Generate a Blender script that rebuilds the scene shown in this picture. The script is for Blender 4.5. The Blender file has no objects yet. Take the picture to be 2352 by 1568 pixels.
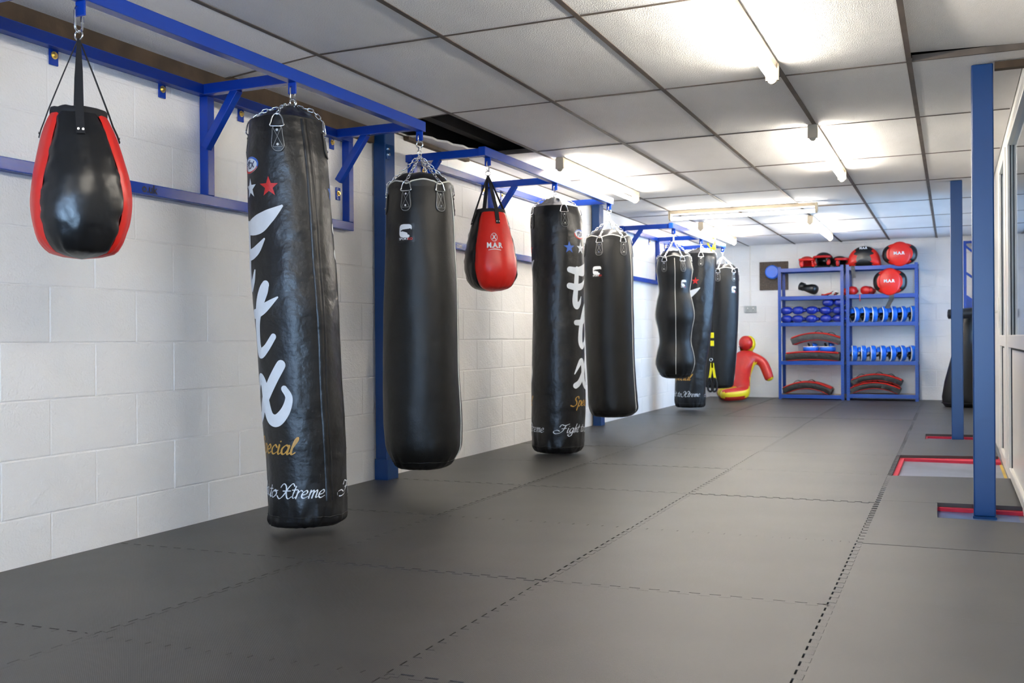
import bpy, bmesh, math, random
from math import sin, cos, pi, radians, sqrt, atan2
from mathutils import Vector, Matrix, noise
from mathutils.geometry import tessellate_polygon

random.seed(7)
scn = bpy.context.scene
COL = scn.collection
V = Vector

# ---------------------------------------------------------------- camera
def cam_axes(yaw, pitch, roll):
    F = V((sin(yaw)*cos(pitch), cos(yaw)*cos(pitch), -sin(pitch)))
    Rt = V((cos(yaw), -sin(yaw), 0)); U = Rt.cross(F)
    return Rt*cos(roll)+U*sin(roll), -Rt*sin(roll)+U*cos(roll), F
CAMH = 0.8693
cr, cu, cf = cam_axes(-0.4189, 0.0019, -0.0073)
cd = bpy.data.cameras.new('camera'); cam = bpy.data.objects.new('camera', cd); COL.objects.link(cam)
M = Matrix(((cr.x, cu.x, -cf.x, 0), (cr.y, cu.y, -cf.y, 0), (cr.z, cu.z, -cf.z, CAMH), (0, 0, 0, 1)))
cam.matrix_world = M
cd.sensor_width = 36; cd.lens = 36*2270.2311/2352
cd.clip_start = 0.05; cd.clip_end = 100
cd.dof.use_dof = True; cd.dof.focus_distance = 4.3; cd.dof.aperture_fstop = 5.6
scn.camera = cam

# ---------------------------------------------------------------- world, exposure
W = bpy.data.worlds.new('world'); scn.world = W; W.use_nodes = True
bg = W.node_tree.nodes['Background']
bg.inputs[0].default_value = (0.44, 0.66, 1.0, 1); bg.inputs[1].default_value = 2.4
scn.view_settings.view_transform = 'Standard'; scn.view_settings.look = 'None'
scn.view_settings.gamma = 1; scn.view_settings.use_curve_mapping = False
scn.view_settings.exposure = 2.32
TUBE_STRENGTH = 20.0
sd = bpy.data.lights.new('daylight', 'SUN'); sd.energy = 3.5; sd.color = (.45, .70, 1.0); sd.angle = radians(5)
so = bpy.data.objects.new('daylight', sd); COL.objects.link(so); so.rotation_euler = V((-1.03, 2.2, -.80)).to_track_quat('-Z', 'Y').to_euler()

# ---------------------------------------------------------------- materials
def newmat(name):
    m = bpy.data.materials.new(name); m.use_nodes = True
    nt = m.node_tree; b = nt.nodes['Principled BSDF']
    return m, nt, b
def add_bump(nt, b, layers):
    """layers: (kind, scale, strength, distance, detail)"""
    tc = nt.nodes.new('ShaderNodeTexCoord'); prev = None
    for kind, scale, strength, dist, detail in layers:
        if kind == 'noise':
            t = nt.nodes.new('ShaderNodeTexNoise'); t.inputs['Scale'].default_value = scale; t.inputs['Detail'].default_value = detail
            out = t.outputs['Fac']
        elif kind == 'ribs':
            t = nt.nodes.new('ShaderNodeTexWave'); t.bands_direction = 'DIAGONAL'; t.inputs['Scale'].default_value = scale/3.14; out = t.outputs['Fac']
        elif kind == 'voronoi':
            t = nt.nodes.new('ShaderNodeTexVoronoi'); t.inputs['Scale'].default_value = scale
            out = t.outputs['Distance']
        nt.links.new(tc.outputs['Object'], t.inputs['Vector'])
        bp = nt.nodes.new('ShaderNodeBump'); bp.inputs['Strength'].default_value = strength; bp.inputs['Distance'].default_value = dist
        nt.links.new(out, bp.inputs['Height'])
        if prev: nt.links.new(prev.outputs['Normal'], bp.inputs['Normal'])
        prev = bp
    nt.links.new(prev.outputs['Normal'], b.inputs['Normal'])
def vary(nt, b, col, amt, scale=3.0, detail=4, rnd=0.0):
    """noise mottling of the base colour, plus a per-object shift"""
    tc = nt.nodes.new('ShaderNodeTexCoord')
    t = nt.nodes.new('ShaderNodeTexNoise'); t.inputs['Scale'].default_value = scale; t.inputs['Detail'].default_value = detail
    nt.links.new(tc.outputs['Object'], t.inputs['Vector'])
    cr_ = nt.nodes.new('ShaderNodeMapRange'); cr_.inputs['From Min'].default_value = .3; cr_.inputs['From Max'].default_value = .7
    cr_.inputs['To Min'].default_value = 1-amt; cr_.inputs['To Max'].default_value = 1+amt
    nt.links.new(t.outputs['Fac'], cr_.inputs['Value'])
    last = cr_.outputs['Result']
    if rnd:
        oi = nt.nodes.new('ShaderNodeObjectInfo')
        mr = nt.nodes.new('ShaderNodeMapRange'); mr.inputs['To Min'].default_value = 1-rnd; mr.inputs['To Max'].default_value = 1+rnd
        nt.links.new(oi.outputs['Random'], mr.inputs['Value'])
        mu = nt.nodes.new('ShaderNodeMath'); mu.operation = 'MULTIPLY'
        nt.links.new(last, mu.inputs[0]); nt.links.new(mr.outputs['Result'], mu.inputs[1]); last = mu.outputs[0]
    vm = nt.nodes.new('ShaderNodeVectorMath'); vm.operation = 'SCALE'
    vm.inputs[0].default_value = col[:3]; nt.links.new(last, vm.inputs['Scale'])
    nt.links.new(vm.outputs['Vector'], b.inputs['Base Color'])
def mat(name, col, rough=.5, metal=0, bump=None, var=None, spec=None, coat=None, sheen=None):
    m, nt, b = newmat(name)
    b.inputs['Base Color'].default_value = (*col, 1); b.inputs['Roughness'].default_value = rough; b.inputs['Metallic'].default_value = metal
    if spec is not None: b.inputs['Specular IOR Level'].default_value = spec
    if coat: b.inputs['Coat Weight'].default_value = coat
    if sheen: b.inputs['Sheen Weight'].default_value = sheen
    if bump: add_bump(nt, b, bump)
    if var: vary(nt, b, col, *var)
    return m

MT = {}
MT['wall'] = mat('painted_block', (.86, .85, .83), .55, bump=[('noise', 7, .4, .012, 6), ('noise', 110, .7, .005, 6), ('voronoi', 45, .2, .005, 0)], var=(.02, 2.5, 3, .006))
MT['plaster'] = mat('white_plaster', (.78, .77, .74), .7, bump=[('noise', 40, .04, .002, 4)])
MT['ceil'] = mat('ceiling_tile_mineral', (.80, .785, .765), .85, bump=[('noise', 130, .9, .005, 3), ('noise', 2.6, .5, .03, 2)], var=(.05, 1.6, 5, .03))
MT['grid'] = mat('stained_grid_metal', (.11, .085, .065), .6, var=(.3, 8, 3))
MT['wood'] = mat('old_timber', (.055, .034, .018), .8, bump=[('noise', 30, .4, .004, 5)], var=(.45, 7, 5))
MT['darkwood'] = mat('void_timber', (.03, .026, .022), .85, var=(.3, 5, 4))
MT['void'] = mat('void_shade_black', (.008, .008, .008), .95, var=(.3, 5, 2))
MT['blue'] = mat('gloss_blue_paint', (.001, .043, .36), .27, bump=[('noise', 25, .08, .002, 2)], var=(.05, 4, 2))
MT['navy'] = mat('column_blue_paint', (.001, .040, .165), .3, bump=[('noise', 14, .12, .004, 3)], var=(.06, 3, 2))
MT['shelfblue'] = mat('shelf_blue_enamel', (.002, .043, .28), .3, var=(.04, 4, 2))
MT['chip'] = mat('shelf_chipboard', (.42, .33, .22), .8, var=(.15, 60, 3))
MT['vinyl'] = mat('black_vinyl', (.0065, .0067, .0073), .36, bump=[('noise', 260, .25, .0015, 2), ('noise', 6, .8, .02, 4)], var=(.12, 5, 4))
MT['vinyl2'] = mat('black_grained_leather', (.0055, .0057, .0055), .40, bump=[('noise', 340, .5, .0015, 2), ('noise', 5, .6, .014, 4)], var=(.15, 5, 4), spec=.38)
MT['panel'] = mat('black_wrinkled_vinyl', (.007, .0073, .008), .30, bump=[('noise', 8, .45, .014, 3), ('noise', 200, .15, .001, 2)])
MT['red'] = mat('red_vinyl', (.70, .018, .010), .36, bump=[('noise', 8, .35, .01, 3)], var=(.06, 4, 3))
MT['redglove'] = mat('red_glove_vinyl', (.50, .008, .008), .33, bump=[('noise', 30, .4, .01, 2)])
MT['web'] = mat('black_webbing', (.008, .008, .010), .75, bump=[('noise', 300, .3, .001, 1)])
MT['chrome'] = mat('chrome_steel', (.75, .77, .78), .16, 1, bump=[('noise', 60, .05, .001, 1)])
MT['zinc'] = mat('zinc_bolt', (.85, .62, .22), .3, 1, var=(.1, 40, 1))
MT['print'] = mat('white_print', (.74, .78, .82), .4, var=(.03, 30, 2))
MT['gold'] = mat('gold_print', (.55, .30, .055), .4, var=(.1, 40, 2))
MT['redprint'] = mat('red_print', (.62, .022, .018), .4, var=(.05, 30, 2))
MT['blueprint'] = mat('blue_print', (.05, .15, .55), .4, var=(.05, 30, 2))
MT['inkblue'] = mat('dark_blue_ink', (.01, .015, .09), .45, var=(.05, 30, 2))
MT['ink'] = mat('black_ink', (.01, .01, .015), .5, var=(.05, 30, 2))
MT['stitch'] = mat('grey_stitching', (.28, .28, .27), .6, var=(.2, 200, 1))
MT['piping'] = mat('cream_piping', (.68, .67, .60), .45, var=(.05, 30, 2))
MT['tubebody'] = mat('batten_cream', (.36, .30, .22), .45, var=(.05, 6, 2))
MT['holder'] = mat('lamp_holder_plastic', (.45, .38, .27), .5, var=(.08, 10, 2))
MT['concrete'] = mat('blue_grey_concrete', (.20, .225, .28), .35, bump=[('noise', 10, .2, .004, 4)], var=(.22, 3.2, 5))
MT['redmat'] = mat('red_underlay_foam', (.55, .012, .045), .6, var=(.06, 12, 2))
MT['upvc'] = mat('white_upvc', (.80, .78, .73), .3, var=(.02, 4, 2))
MT['gasket'] = mat('black_gasket', (.01, .012, .02), .6, var=(.1, 8, 2))
MT['yellow'] = mat('yellow_vinyl', (.80, .62, .012), .38, bump=[('noise', 12, .35, .008, 3)], var=(.05, 5, 2))
MT['dummyred'] = mat('dummy_red_vinyl', (.52, .022, .016), .34, bump=[('noise', 12, .5, .012, 3)], var=(.08, 5, 3))
MT['yelstrap'] = mat('yellow_webbing', (.95, .85, .01), .6, var=(.05, 20, 2))
MT['yelpaint'] = mat('yellow_floor_paint', (.62, .42, .06), .5, var=(.2, 15, 2))
MT['glovblue'] = mat('navy_glove_vinyl', (.010, .026, .30), .25, bump=[('noise', 20, .2, .006, 2)], var=(.08, 6, 2))
MT['mittblue'] = mat('bright_blue_vinyl', (.006, .13, .68), .33, bump=[('noise', 20, .2, .006, 2)], var=(.05, 8, 2))
MT['cuff'] = mat('white_cuff_vinyl', (.72, .73, .75), .45, var=(.04, 8, 2))
MT['shield'] = mat('grey_black_canvas', (.014, .014, .0145), .55, bump=[('noise', 14, .8, .02, 3)], var=(.2, 8, 3))
MT['shieldg'] = mat('grey_canvas', (.05, .05, .052), .6, bump=[('noise', 14, .8, .02, 3)], var=(.2, 8, 3))
MT['shieldred'] = mat('red_canvas', (.52, .022, .016), .5, bump=[('noise', 20, .4, .008, 2)], var=(.06, 8, 3))
MT['board'] = mat('dark_chipboard', (.10, .075, .055), .8, bump=[('noise', 80, .4, .002, 4)], var=(.4, 45, 5))
MT['socket'] = mat('brushed_steel', (.42, .44, .42), .35, .8, var=(.05, 30, 2))
MT['roof'] = mat('roof_soffit', (.02, .018, .016), .9, var=(.2, 3, 3))

# rubber mat: dark EVA with a scuffed dusty film, fine ribbing
m, nt, b = newmat('eva_mat_black')
b.inputs['Roughness'].default_value = .42; b.inputs['Specular IOR Level'].default_value = .75
vary(nt, b, (.034, .0325, .0305), .20, 2.0, 6, .14)
add_bump(nt, b, [('ribs', 300, .35, .0012, 1), ('noise', 420, .3, .0015, 1), ('noise', 1.6, .4, .02, 2)])
MT['mat'] = m
# emissive tube
m, nt, b = newmat('lit_tube')
b.inputs['Base Color'].default_value = (.9, .9, .9, 1)
b.inputs['Emission Color'].default_value = (1, .93, .82, 1); b.inputs['Emission Strength'].default_value = TUBE_STRENGTH
MT['tube'] = m
# window glass
m, nt, b = newmat('pane_glass')
nt.nodes.remove(b)
gl = nt.nodes.new('ShaderNodeBsdfGlossy'); gl.inputs['Roughness'].default_value = .03; gl.inputs['Color'].default_value = (.9, .95, 1, 1)
tr = nt.nodes.new('ShaderNodeBsdfTransparent'); tr.inputs['Color'].default_value = (.86, .92, .95, 1)
lw = nt.nodes.new('ShaderNodeFresnel'); lw.inputs['IOR'].default_value = 1.5
mx = nt.nodes.new('ShaderNodeMixShader')
nt.links.new(lw.outputs[0], mx.inputs[0]); nt.links.new(tr.outputs[0], mx.inputs[1]); nt.links.new(gl.outputs[0], mx.inputs[2])
nt.links.new(mx.outputs[0], nt.nodes['Material Output'].inputs['Surface'])
MT['glass'] = m

# ---------------------------------------------------------------- mesh helpers
class MB:
    def __init__(s): s.v = []; s.f = []; s.mi = []
    def add(s, vs, fs, mi=0):
        o = len(s.v); s.v += [V(p) for p in vs]; s.f += [tuple(i+o for i in f) for f in fs]; s.mi += [mi]*len(fs)
    def box(s, c, d, rz=0, mi=0, rot=None):
        x, y, z = d[0]/2, d[1]/2, d[2]/2
        vs = [V((sx*x, sy*y, sz*z)) for sz in (-1, 1) for sy in (-1, 1) for sx in (-1, 1)]
        R = rot if rot else Matrix.Rotation(rz, 3, 'Z')
        s.add([R@p+V(c) for p in vs], [(0, 2, 3, 1), (4, 5, 7, 6), (0, 1, 5, 4), (2, 6, 7, 3), (0, 4, 6, 2), (1, 3, 7, 5)], mi)
    def bbox(s, a, b, mi=0):
        s.box([(a[i]+b[i])/2 for i in range(3)], [abs(b[i]-a[i]) for i in range(3)], mi=mi)
    def bar(s, a, b, w, h, mi=0):
        a, b = V(a), V(b); d = b-a; L = d.length; d.normalize()
        up = V((0, 0, 1)) if abs(d.z) < .95 else V((0, 1, 0))
        sx = d.cross(up).normalized(); u = sx.cross(d)
        R = Matrix((sx, d, u)).transposed()
        s.box((a+b)/2, (w, L, h), rot=R, mi=mi)
    def tube(s, pts, r, n=8, closed=False, mi=0, caps=True):
        pts = [V(p) for p in pts]; N = len(pts); rs = r if isinstance(r, (list, tuple)) else [r]*N
        prev = None; rings = []
        for i, p in enumerate(pts):
            if closed: t = pts[(i+1) % N]-pts[i-1]
            else: t = pts[min(i+1, N-1)]-pts[max(i-1, 0)]
            t.normalize()
            if prev is None:
                prev = t.orthogonal().normalized()
            prev = (prev-t*prev.dot(t))
            if prev.length < 1e-6: prev = t.orthogonal()
            prev.normalize(); q = t.cross(prev)
            rings.append([p+(prev*cos(2*pi*k/n)+q*sin(2*pi*k/n))*rs[i] for k in range(n)])
        fs = []; R = N if closed else N-1
        for i in range(R):
            a = i*n; bb = ((i+1) % N)*n
            for k in range(n):
                k2 = (k+1) % n; fs.append((a+k, a+k2, bb+k2, bb+k))
        if not closed and caps:
            fs.append(tuple(range(n-1, -1, -1))); fs.append(tuple((N-1)*n+k for k in range(n)))
        s.add([p for rg in rings for p in rg], fs, mi)
    def cyl(s, a, b, r, n=16, mi=0, r2=None): s.tube([a, b], [r, r if r2 is None else r2], n, mi=mi)
    def loft(s, rings, mi=0, cap0=True, cap1=True, closed=True):
        n = len(rings[0]); fs = []
        for i in range(len(rings)-1):
            for k in range(n if closed else n-1):
                k2 = (k+1) % n; fs.append((i*n+k, i*n+k2, (i+1)*n+k2, (i+1)*n+k))
        if cap0: fs.append(tuple(range(n-1, -1, -1)))
        if cap1: fs.append(tuple((len(rings)-1)*n+k for k in range(n)))
        s.add([p for r in rings for p in r], fs, mi)
    def ellipsoid(s, c, r, n=14, m=9, mi=0, R=None):
        rings = []; c = V(c)
        for i in range(1, m):
            a = pi*i/m
            rings.append([c+(R or Matrix.Identity(3))@V((r[0]*sin(a)*cos(2*pi*k/n), r[1]*sin(a)*sin(2*pi*k/n), -r[2]*cos(a))) for k in range(n)])
        s.loft(rings, mi)
    def prism(s, poly, z0, z1, mi=0):
        n = len(poly)
        vs = [(p[0], p[1], z0) for p in poly]+[(p[0], p[1], z1) for p in poly]
        tris = tessellate_polygon([[V((p[0], p[1], 0)) for p in poly]])
        fs = []
        for t in tris:
            a, b2, c = [V((poly[i][0], poly[i][1], 0)) for i in t]
            if (b2-a).cross(c-a).z < 0: t = (t[0], t[2], t[1])
            fs.append(tuple(i+n for i in t)); fs.append(tuple(reversed(t)))
        for i in range(n):
            j = (i+1) % n; fs.append((i, j, n+j, n+i))
        s.add(vs, fs, mi)

def wl(o):
    p = V((0, 0, 0))
    while o is not None: p += o.location; o = o.parent
    return p
def link(o, parent=None):
    COL.objects.link(o)
    if parent is not None: o.parent = parent
    return o
def build(name, mb, mats, parent=None, world=True, smooth=False, label=None, bevel=0, loc=None, kind=None, angle=None):
    me = bpy.data.meshes.new(name)
    off = wl(parent) if (parent is not None and world) else V((0, 0, 0))
    if loc is not None: off = off+V(loc) if not world else V(loc)
    me.from_pydata([tuple(p-off) for p in mb.v], [], mb.f)
    if not isinstance(mats, (list, tuple)): mats = [mats]
    for mm in mats: me.materials.append(MT[mm])
    if len(mats) > 1: me.polygons.foreach_set('material_index', mb.mi)
    if smooth:
        if angle: 
            me.polygons.foreach_set('use_smooth', [True]*len(me.polygons)); me.set_sharp_from_angle(angle=radians(angle))
        else: me.polygons.foreach_set('use_smooth', [True]*len(me.polygons))
    me.update()
    o = bpy.data.objects.new(name, me); link(o, parent)
    if loc is not None: o.location = V(loc)-(wl(parent) if (parent is not None and world) else V((0, 0, 0)))
    if label: o['label'] = label
    if kind: o['kind'] = kind
    if bevel:
        md = o.modifiers.new('bevel', 'BEVEL'); md.width = bevel; md.segments = 2; md.limit_method = 'ANGLE'
    return o
def tag(o, label, cat, group=None):
    o['label'] = label; o['category'] = cat
    if group: o['group'] = group
    return o
def thing(name, label, cat, loc=(0, 0, 0), rot=(0, 0, 0), group=None):
    o = bpy.data.objects.new(name, None); COL.objects.link(o); o.empty_display_size = .05
    o.location = loc; o.rotation_euler = rot
    return tag(o, label, cat, group)
def struct(name, mb, mats, **k):
    o = build(name, mb, mats, **k); o['kind'] = 'structure'; return o
def copy_tree(o, parent=None):
    c = o.copy(); COL.objects.link(c)
    if parent is not None: c.parent = parent
    for ch in list(o.children): copy_tree(ch, c)
    return c
def inst(name, me, loc, parent, scale=None, rot=None):
    o = bpy.data.objects.new(name, me); COL.objects.link(o); o.parent = parent; o.location = loc
    if scale: o.scale = scale
    if rot: o.rotation_euler = rot
    return o
def catmull(pts, per=6, closed=False):
    out = []; n = len(pts)
    P = [tuple(p) for p in pts]; dim = len(P[0])
    rng = range(n if closed else n-1)
    for i in rng:
        if closed: p0, p1, p2, p3 = P[i-1], P[i], P[(i+1) % n], P[(i+2) % n]
        else: p0, p1, p2, p3 = P[max(i-1, 0)], P[i], P[i+1], P[min(i+2, n-1)]
        for k in range(per):
            t = k/per
            out.append(tuple(.5*((2*p1[d])+(-p0[d]+p2[d])*t+(2*p0[d]-5*p1[d]+4*p2[d]-p3[d])*t*t+(-p0[d]+3*p1[d]-3*p2[d]+p3[d])*t**3) for d in range(dim)))
    if not closed: out.append(P[-1])
    return out
def interp(tab, z):
    """tab: list of (z, a, b, ..) ascending"""
    if z <= tab[0][0]: return tab[0][1:]
    if z >= tab[-1][0]: return tab[-1][1:]
    lo, hi = 0, len(tab)-1
    while hi-lo > 1:
        m_ = (lo+hi)//2
        if tab[m_][0] <= z: lo = m_
        else: hi = m_
    t = (z-tab[lo][0])/(tab[hi][0]-tab[lo][0])
    return tuple(tab[lo][k]*(1-t)+tab[hi][k]*t for k in range(1, len(tab[lo])))

# ================================================================= SETTING
XW = -3.314; XR = .335; YB = 14.72; H = 2.222; YF = -2.6; XN = 1.7; YJ = 3.9

# ---- floor: concrete slab, with foam mats as its parts
mb = MB(); mb.bbox((XW-.2, YF, -.14), (XN, YB+.2, -.04)); floor = struct('floor', mb, 'concrete')
mb = MB(); mb.bbox((.300, 6.7, -.0399), (.318, 8.0, -.0385)); build('painted_line', mb, 'yelpaint', floor, label='yellow painted line on the bare concrete')

MT['bluefloor'] = mat('blue_floor_paint', (.055, .13, .30), .3, var=(.25, 9, 4))
for a_, b_ in (((-.12, 5.05), (.30, 5.75)), ((-.25, 9.0), (.30, 9.7))):
    mb = MB(); mb.bbox((a_[0], a_[1], -.0399), (b_[0], b_[1], -.0390)); build('painted_patch', mb, 'bluefloor', floor, label='blue painted patch of floor round a column')

def teeth(a, b, sgn, depth=.022, per=14, gap=.0022):
    """jigsaw edge from a to b; sgn=+1 first tooth bulges to the left of a->b. returns list of points without b"""
    a, b = V((a[0], a[1], 0)), V((b[0], b[1], 0)); d = b-a; L = d.length; d.normalize(); nrm = V((-d.y, d.x, 0))
    n = max(2, int(round(L*per/1.0))); out = []; st = L/n; m0 = st*.5
    out.append(a)
    for k in range(n):
        c = (k+.5)*st; w = st*.25
        dd = depth-(gap if sgn > 0 else 0)*0+(gap if sgn > 0 else 0)
        for t, h_ in ((c-w*.86, 0), (c-w*1.1, dd), (c+w*1.1, dd), (c+w*.86, 0)):
            out.append(a+d*t+nrm*(h_*sgn))
    return out
def row_y(j, x):
    base = [-1.08, 0.0, 1.08, 2.16, 3.24, 4.32, 5.405, 6.53, 7.64, 8.79, 9.90, 11.02, 12.13, 13.24]
    yy = YB-.005 if j >= len(base) else base[j]+(.045*(x+2.33) if j < 12 else .02*(x+2.33))
    return yy
XS = [XW+.002, -2.325, -1.332, -.352]
def edge_pts(a, b, kind, sgn, inset):
    if kind == 0: return [V((a[0], a[1], 0))]
    return teeth(a, b, sgn, gap=inset)
def make_mat(poly, name='mat', z=0.0):
    # shrink slightly for the visible joint
    n = len(poly); cx = sum(p[0] for p in poly)/n; cy = sum(p[1] for p in poly)/n
    mb = MB(); mb.prism([(p[0], p[1]) for p in poly], -.0205, z)
    return build(name, mb, 'mat', floor, loc=(cx, cy, -.02))
def inset_poly(poly, d):
    n = len(poly); out = []
    for i in range(n):
        p0, p1, p2 = V(poly[i-1][:2]), V(poly[i][:2]), V(poly[(i+1) % n][:2])
        e1 = (p1-p0); e2 = (p2-p1)
        if e1.length < 1e-6 or e2.length < 1e-6: out.append(p1); continue
        e1.normalize(); e2.normalize()
        n1 = V((-e1.y, e1.x)); n2 = V((-e2.y, e2.x)); nn = n1+n2
        if nn.length < 1e-3: out.append(p1+n1*d); continue
        nn.normalize(); out.append(p1+nn*(d/max(.35, nn.dot(n1))))
    return out
NR = 14
for j in range(NR):
    for i in range(3):
        x0, x1 = XS[i], XS[i+1]
        jit = random.uniform(-.003, .003)
        A = (x0, row_y(j, x0)); B = (x1, row_y(j, x1)); Cc = (x1, row_y(j+1, x1)); D = (x0, row_y(j+1, x0))
        pts = []
        pts += teeth(A, B, 1, gap=random.choice((.002, .004, .0065)))            # near edge: sockets go inward
        pts += teeth(B, Cc, 1, gap=random.choice((.002, .004, .005)))
        pts += teeth(Cc, D, -1) if j < NR-1 else [V((Cc[0], Cc[1], 0))]   # far edge: tabs go outward
        pts += teeth(D, A, -1) if i > 0 else [V((D[0], D[1], 0))]
        if i == 2 and False: pass
        poly = inset_poly(pts, .0004)
        if i == 0 and j in (6, 9):      # notch round the wall columns
            yn = 5.22 if j == 6 else 9.1
        make_mat([(p[0], p[1]) for p in poly], z=random.uniform(-.0012, .0012))
# right strip of cut mats, from the last seam to the partition, with the openings round the columns
xs, xe = XS[3], XR-.002
def rstrip(poly, tabs=True):
    """poly given CCW; its left edge (from last point back to the first) carries the tabs"""
    pts = [V((p[0], p[1], 0)) for p in poly[:-1]]
    pts += teeth(poly[-1], poly[0], -1) if tabs else [V((poly[-1][0], poly[-1][1], 0))]
    poly2 = inset_poly(pts, .0004)
    make_mat([(p[0], p[1]) for p in poly2], z=random.uniform(-.001, .001))
wide = XN-.01
for j in range(0, 4):
    ya, yb_ = row_y(j, xs), row_y(j+1, xs)
    rstrip([(xs, ya), (.65, ya+.04), (.65, yb_+.04), (xs, yb_)])
    make_mat([(.652, ya+.04), (wide, ya+.06), (wide, yb_+.06), (.652, yb_+.04)])
y4, y5, y6, y7 = row_y(4, xs), row_y(5, xs), 5.63, 6.67
rstrip([(xs, y4), (xe, y4+.03), (xe, y5+.02), (xs, y5)])
rstrip([(xs, y5), (xe, y5+.02), (xe, 5.16), (-.07, 5.165), (-.075, 5.61), (xs, 5.60)])
rstrip([(xs, 5.60), (-.075, 5.61), (-.083, 5.625), (xe, 5.65), (xe, 6.74), (xs, 6.62)])
rstrip([(xs, 7.80), (.30, 7.95), (.30, 9.16), (-.215, 9.11), (-.22, 9.58), (xs, 9.56)])
rstrip([(xs, 9.56), (-.22, 9.58), (.30, 9.63), (xe, 9.95), (xe, 10.1), (xs, 10.02)])
for j in range(10, NR):
    ya = row_y(j, xs) if j > 10 else 10.02; yb_ = row_y(j+1, xs)
    rstrip([(xs, ya), (xe, ya+.03), (xe, min(yb_+.03, YB-.004)), (xs, yb_)])
# red underlay showing in the openings
for a, b in [((-.095, 5.60), (xe, 5.80)), ((xs-.05, 6.55), (-.325, 7.86)), ((-.325, 7.76), (.31, 8.1)), ((-.32, 9.56), (xe, 9.8)), ((-.32, 9.0), (-.205, 9.56)),
             ((XW+.002, 5.50), (-2.9, 5.7)), ((XW+.002, 9.64), (-2.9, 9.8))]:
    mb = MB(); mb.bbox((a[0], a[1], -.0399), (b[0], b[1], -.021)); build('underlay_mat', mb, 'redmat', floor, label='red foam underlay mat')

# ---- block walls
def block_mesh(L, Hh, T=.03, ch=.0028, gap=.0012):
    """front face towards +x, chamfered arrises"""
    mb = MB(); y, z = L/2-gap, Hh/2-gap
    vs = [(-T, -y, -z), (-T, y, -z), (-T, y, z), (-T, -y, z), (-ch, -y, -z), (-ch, y, -z), (-ch, y, z), (-ch, -y, z),
          (0, -y+ch*1.6, -z+ch*1.6), (0, y-ch*1.6, -z+ch*1.6), (0, y-ch*1.6, z-ch*1.6), (0, -y+ch*1.6, z-ch*1.6)]
    fs = [(8, 9, 10, 11)]
    for k in range(4):
        k2 = (k+1) % 4; fs.append((4+k, 4+k2, 8+k2, 8+k)); fs.append((k, k2, 4+k2, 4+k))
    mb.add(vs, fs)
    me = bpy.data.meshes.new('block'); me.from_pydata([tuple(p) for p in mb.v], [], mb.f); me.materials.append(MT['wall']); me.update()
    return me
CH = .2275; BL = .460
BM = block_mesh(BL, CH)
def z_courses(top):
    out = []; z = -.04
    k = 0
    while z < top-.01:
        z1 = min(-.04+CH*(k+1), top); out.append((z, z1, k)); z = z1; k += 1
    return out
# left wall
mb = MB(); mb.bbox((XW-.22, YF, -.14), (XW-.0030, YB+.25, 2.95)); wall_left = struct('wall_left', mb, 'wall')
YS = .8
for z0, z1, k in z_courses(2.2):
    y = (2.645 if k % 2 else 2.875)-BL*4
    while y < YB:
        a, b = max(y, YS), min(y+BL, YB)
        if b-a > .03:
            o = inst('block', BM, (XW+random.uniform(-.0012, .0012), (a+b)/2, (z0+z1)/2), wall_left, scale=(1, (b-a)/BL, (z1-z0)/CH))
        y += BL
mb = MB(); mb.bbox((XW-.004, YF, -.04), (XW, YS-.002, 2.2)); build('wall_render', mb, 'wall', wall_left)
# back wall (front faces towards -y)
mb = MB(); mb.bbox((XW-.22, YB+.0030, -.14), (XR+.3, YB+.25, 2.95)); wall_back = struct('wall_back', mb, 'wall')
for z0, z1, k in z_courses(2.2):
    x = XW-(.1 if k % 2 else .33)
    while x < XR:
        a, b = max(x, XW), min(x+BL, XR)
        if b-a > .03:
            inst('block', BM, ((a+b)/2, YB+random.uniform(-.0012, .0012), (z0+z1)/2), wall_back, scale=(1, (b-a)/BL, (z1-z0)/CH), rot=(0, 0, -pi/2))
        x += BL
# front wall behind the camera, with an open roller-shutter doorway
mb = MB()
mb.bbox((XW-.2, YF-.2, -.14), (-2.6, YF, 2.95)); mb.bbox((1.1, YF-.2, -.14), (XN+.2, YF, 2.95)); mb.bbox((-2.6, YF-.2, 2.1), (1.1, YF, 2.95))
struct('wall_front', mb, 'plaster')
# right side: wider room near the camera, then the white partition
mb = MB()
mb.bbox((XN, YF, -.14), (XN+.2, YJ, 2.95)); mb.bbox((XR+.09, YJ, -.14), (XN+.2, YJ+.12, 2.95))
mb.bbox((XR, YJ, -.04), (XR+.1, 4.69, 2.95)); mb.bbox((XR, 4.69, 2.136), (XR+.1, 8.12, 2.95)); mb.bbox((XR, 8.12, -.04), (XR+.1, 10.2, 2.95))
mb.bbox((XR, 10.2, 2.08), (XR+.1, 14.3, 2.95)); mb.bbox((XR, 10.2, -.04), (XR+.1, 14.3, .75)); mb.bbox((XR, 14.3, -.04), (XR+.1, YB+.1, 2.95))
struct('wall_right', mb, 'plaster')
mb = MB(); mb.bbox((1.9, YJ+.12, -.14), (2.0, 9.4, 4.2)); mb.bbox((XR+.1, YJ+.12, -.14), (1.9, 9.4, -.05)); mb.bbox((XR+.1, 9.4, -.14), (2.0, 9.5, 4.2)); struct('wall_added_backdrop', mb, 'plaster')  # added white enclosure behind the doors: whitens their glass and blocks the sun
mb = MB(); mb.bbox((-4.5, -9, 2.5), (4.5, YF-.2, 2.6)); mb.bbox((1.9, YF-.2, 2.5), (4.5, YJ, 2.6)); struct('ceiling_added_sunblock', mb, 'plaster')  # unseen slabs added outside to keep the sun out of the shutter doorway
mb = MB(); mb.bbox((-6, -12, -.2), (6, YF-.2, -.15)); struct('floor_yard', mb, 'concrete')
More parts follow.
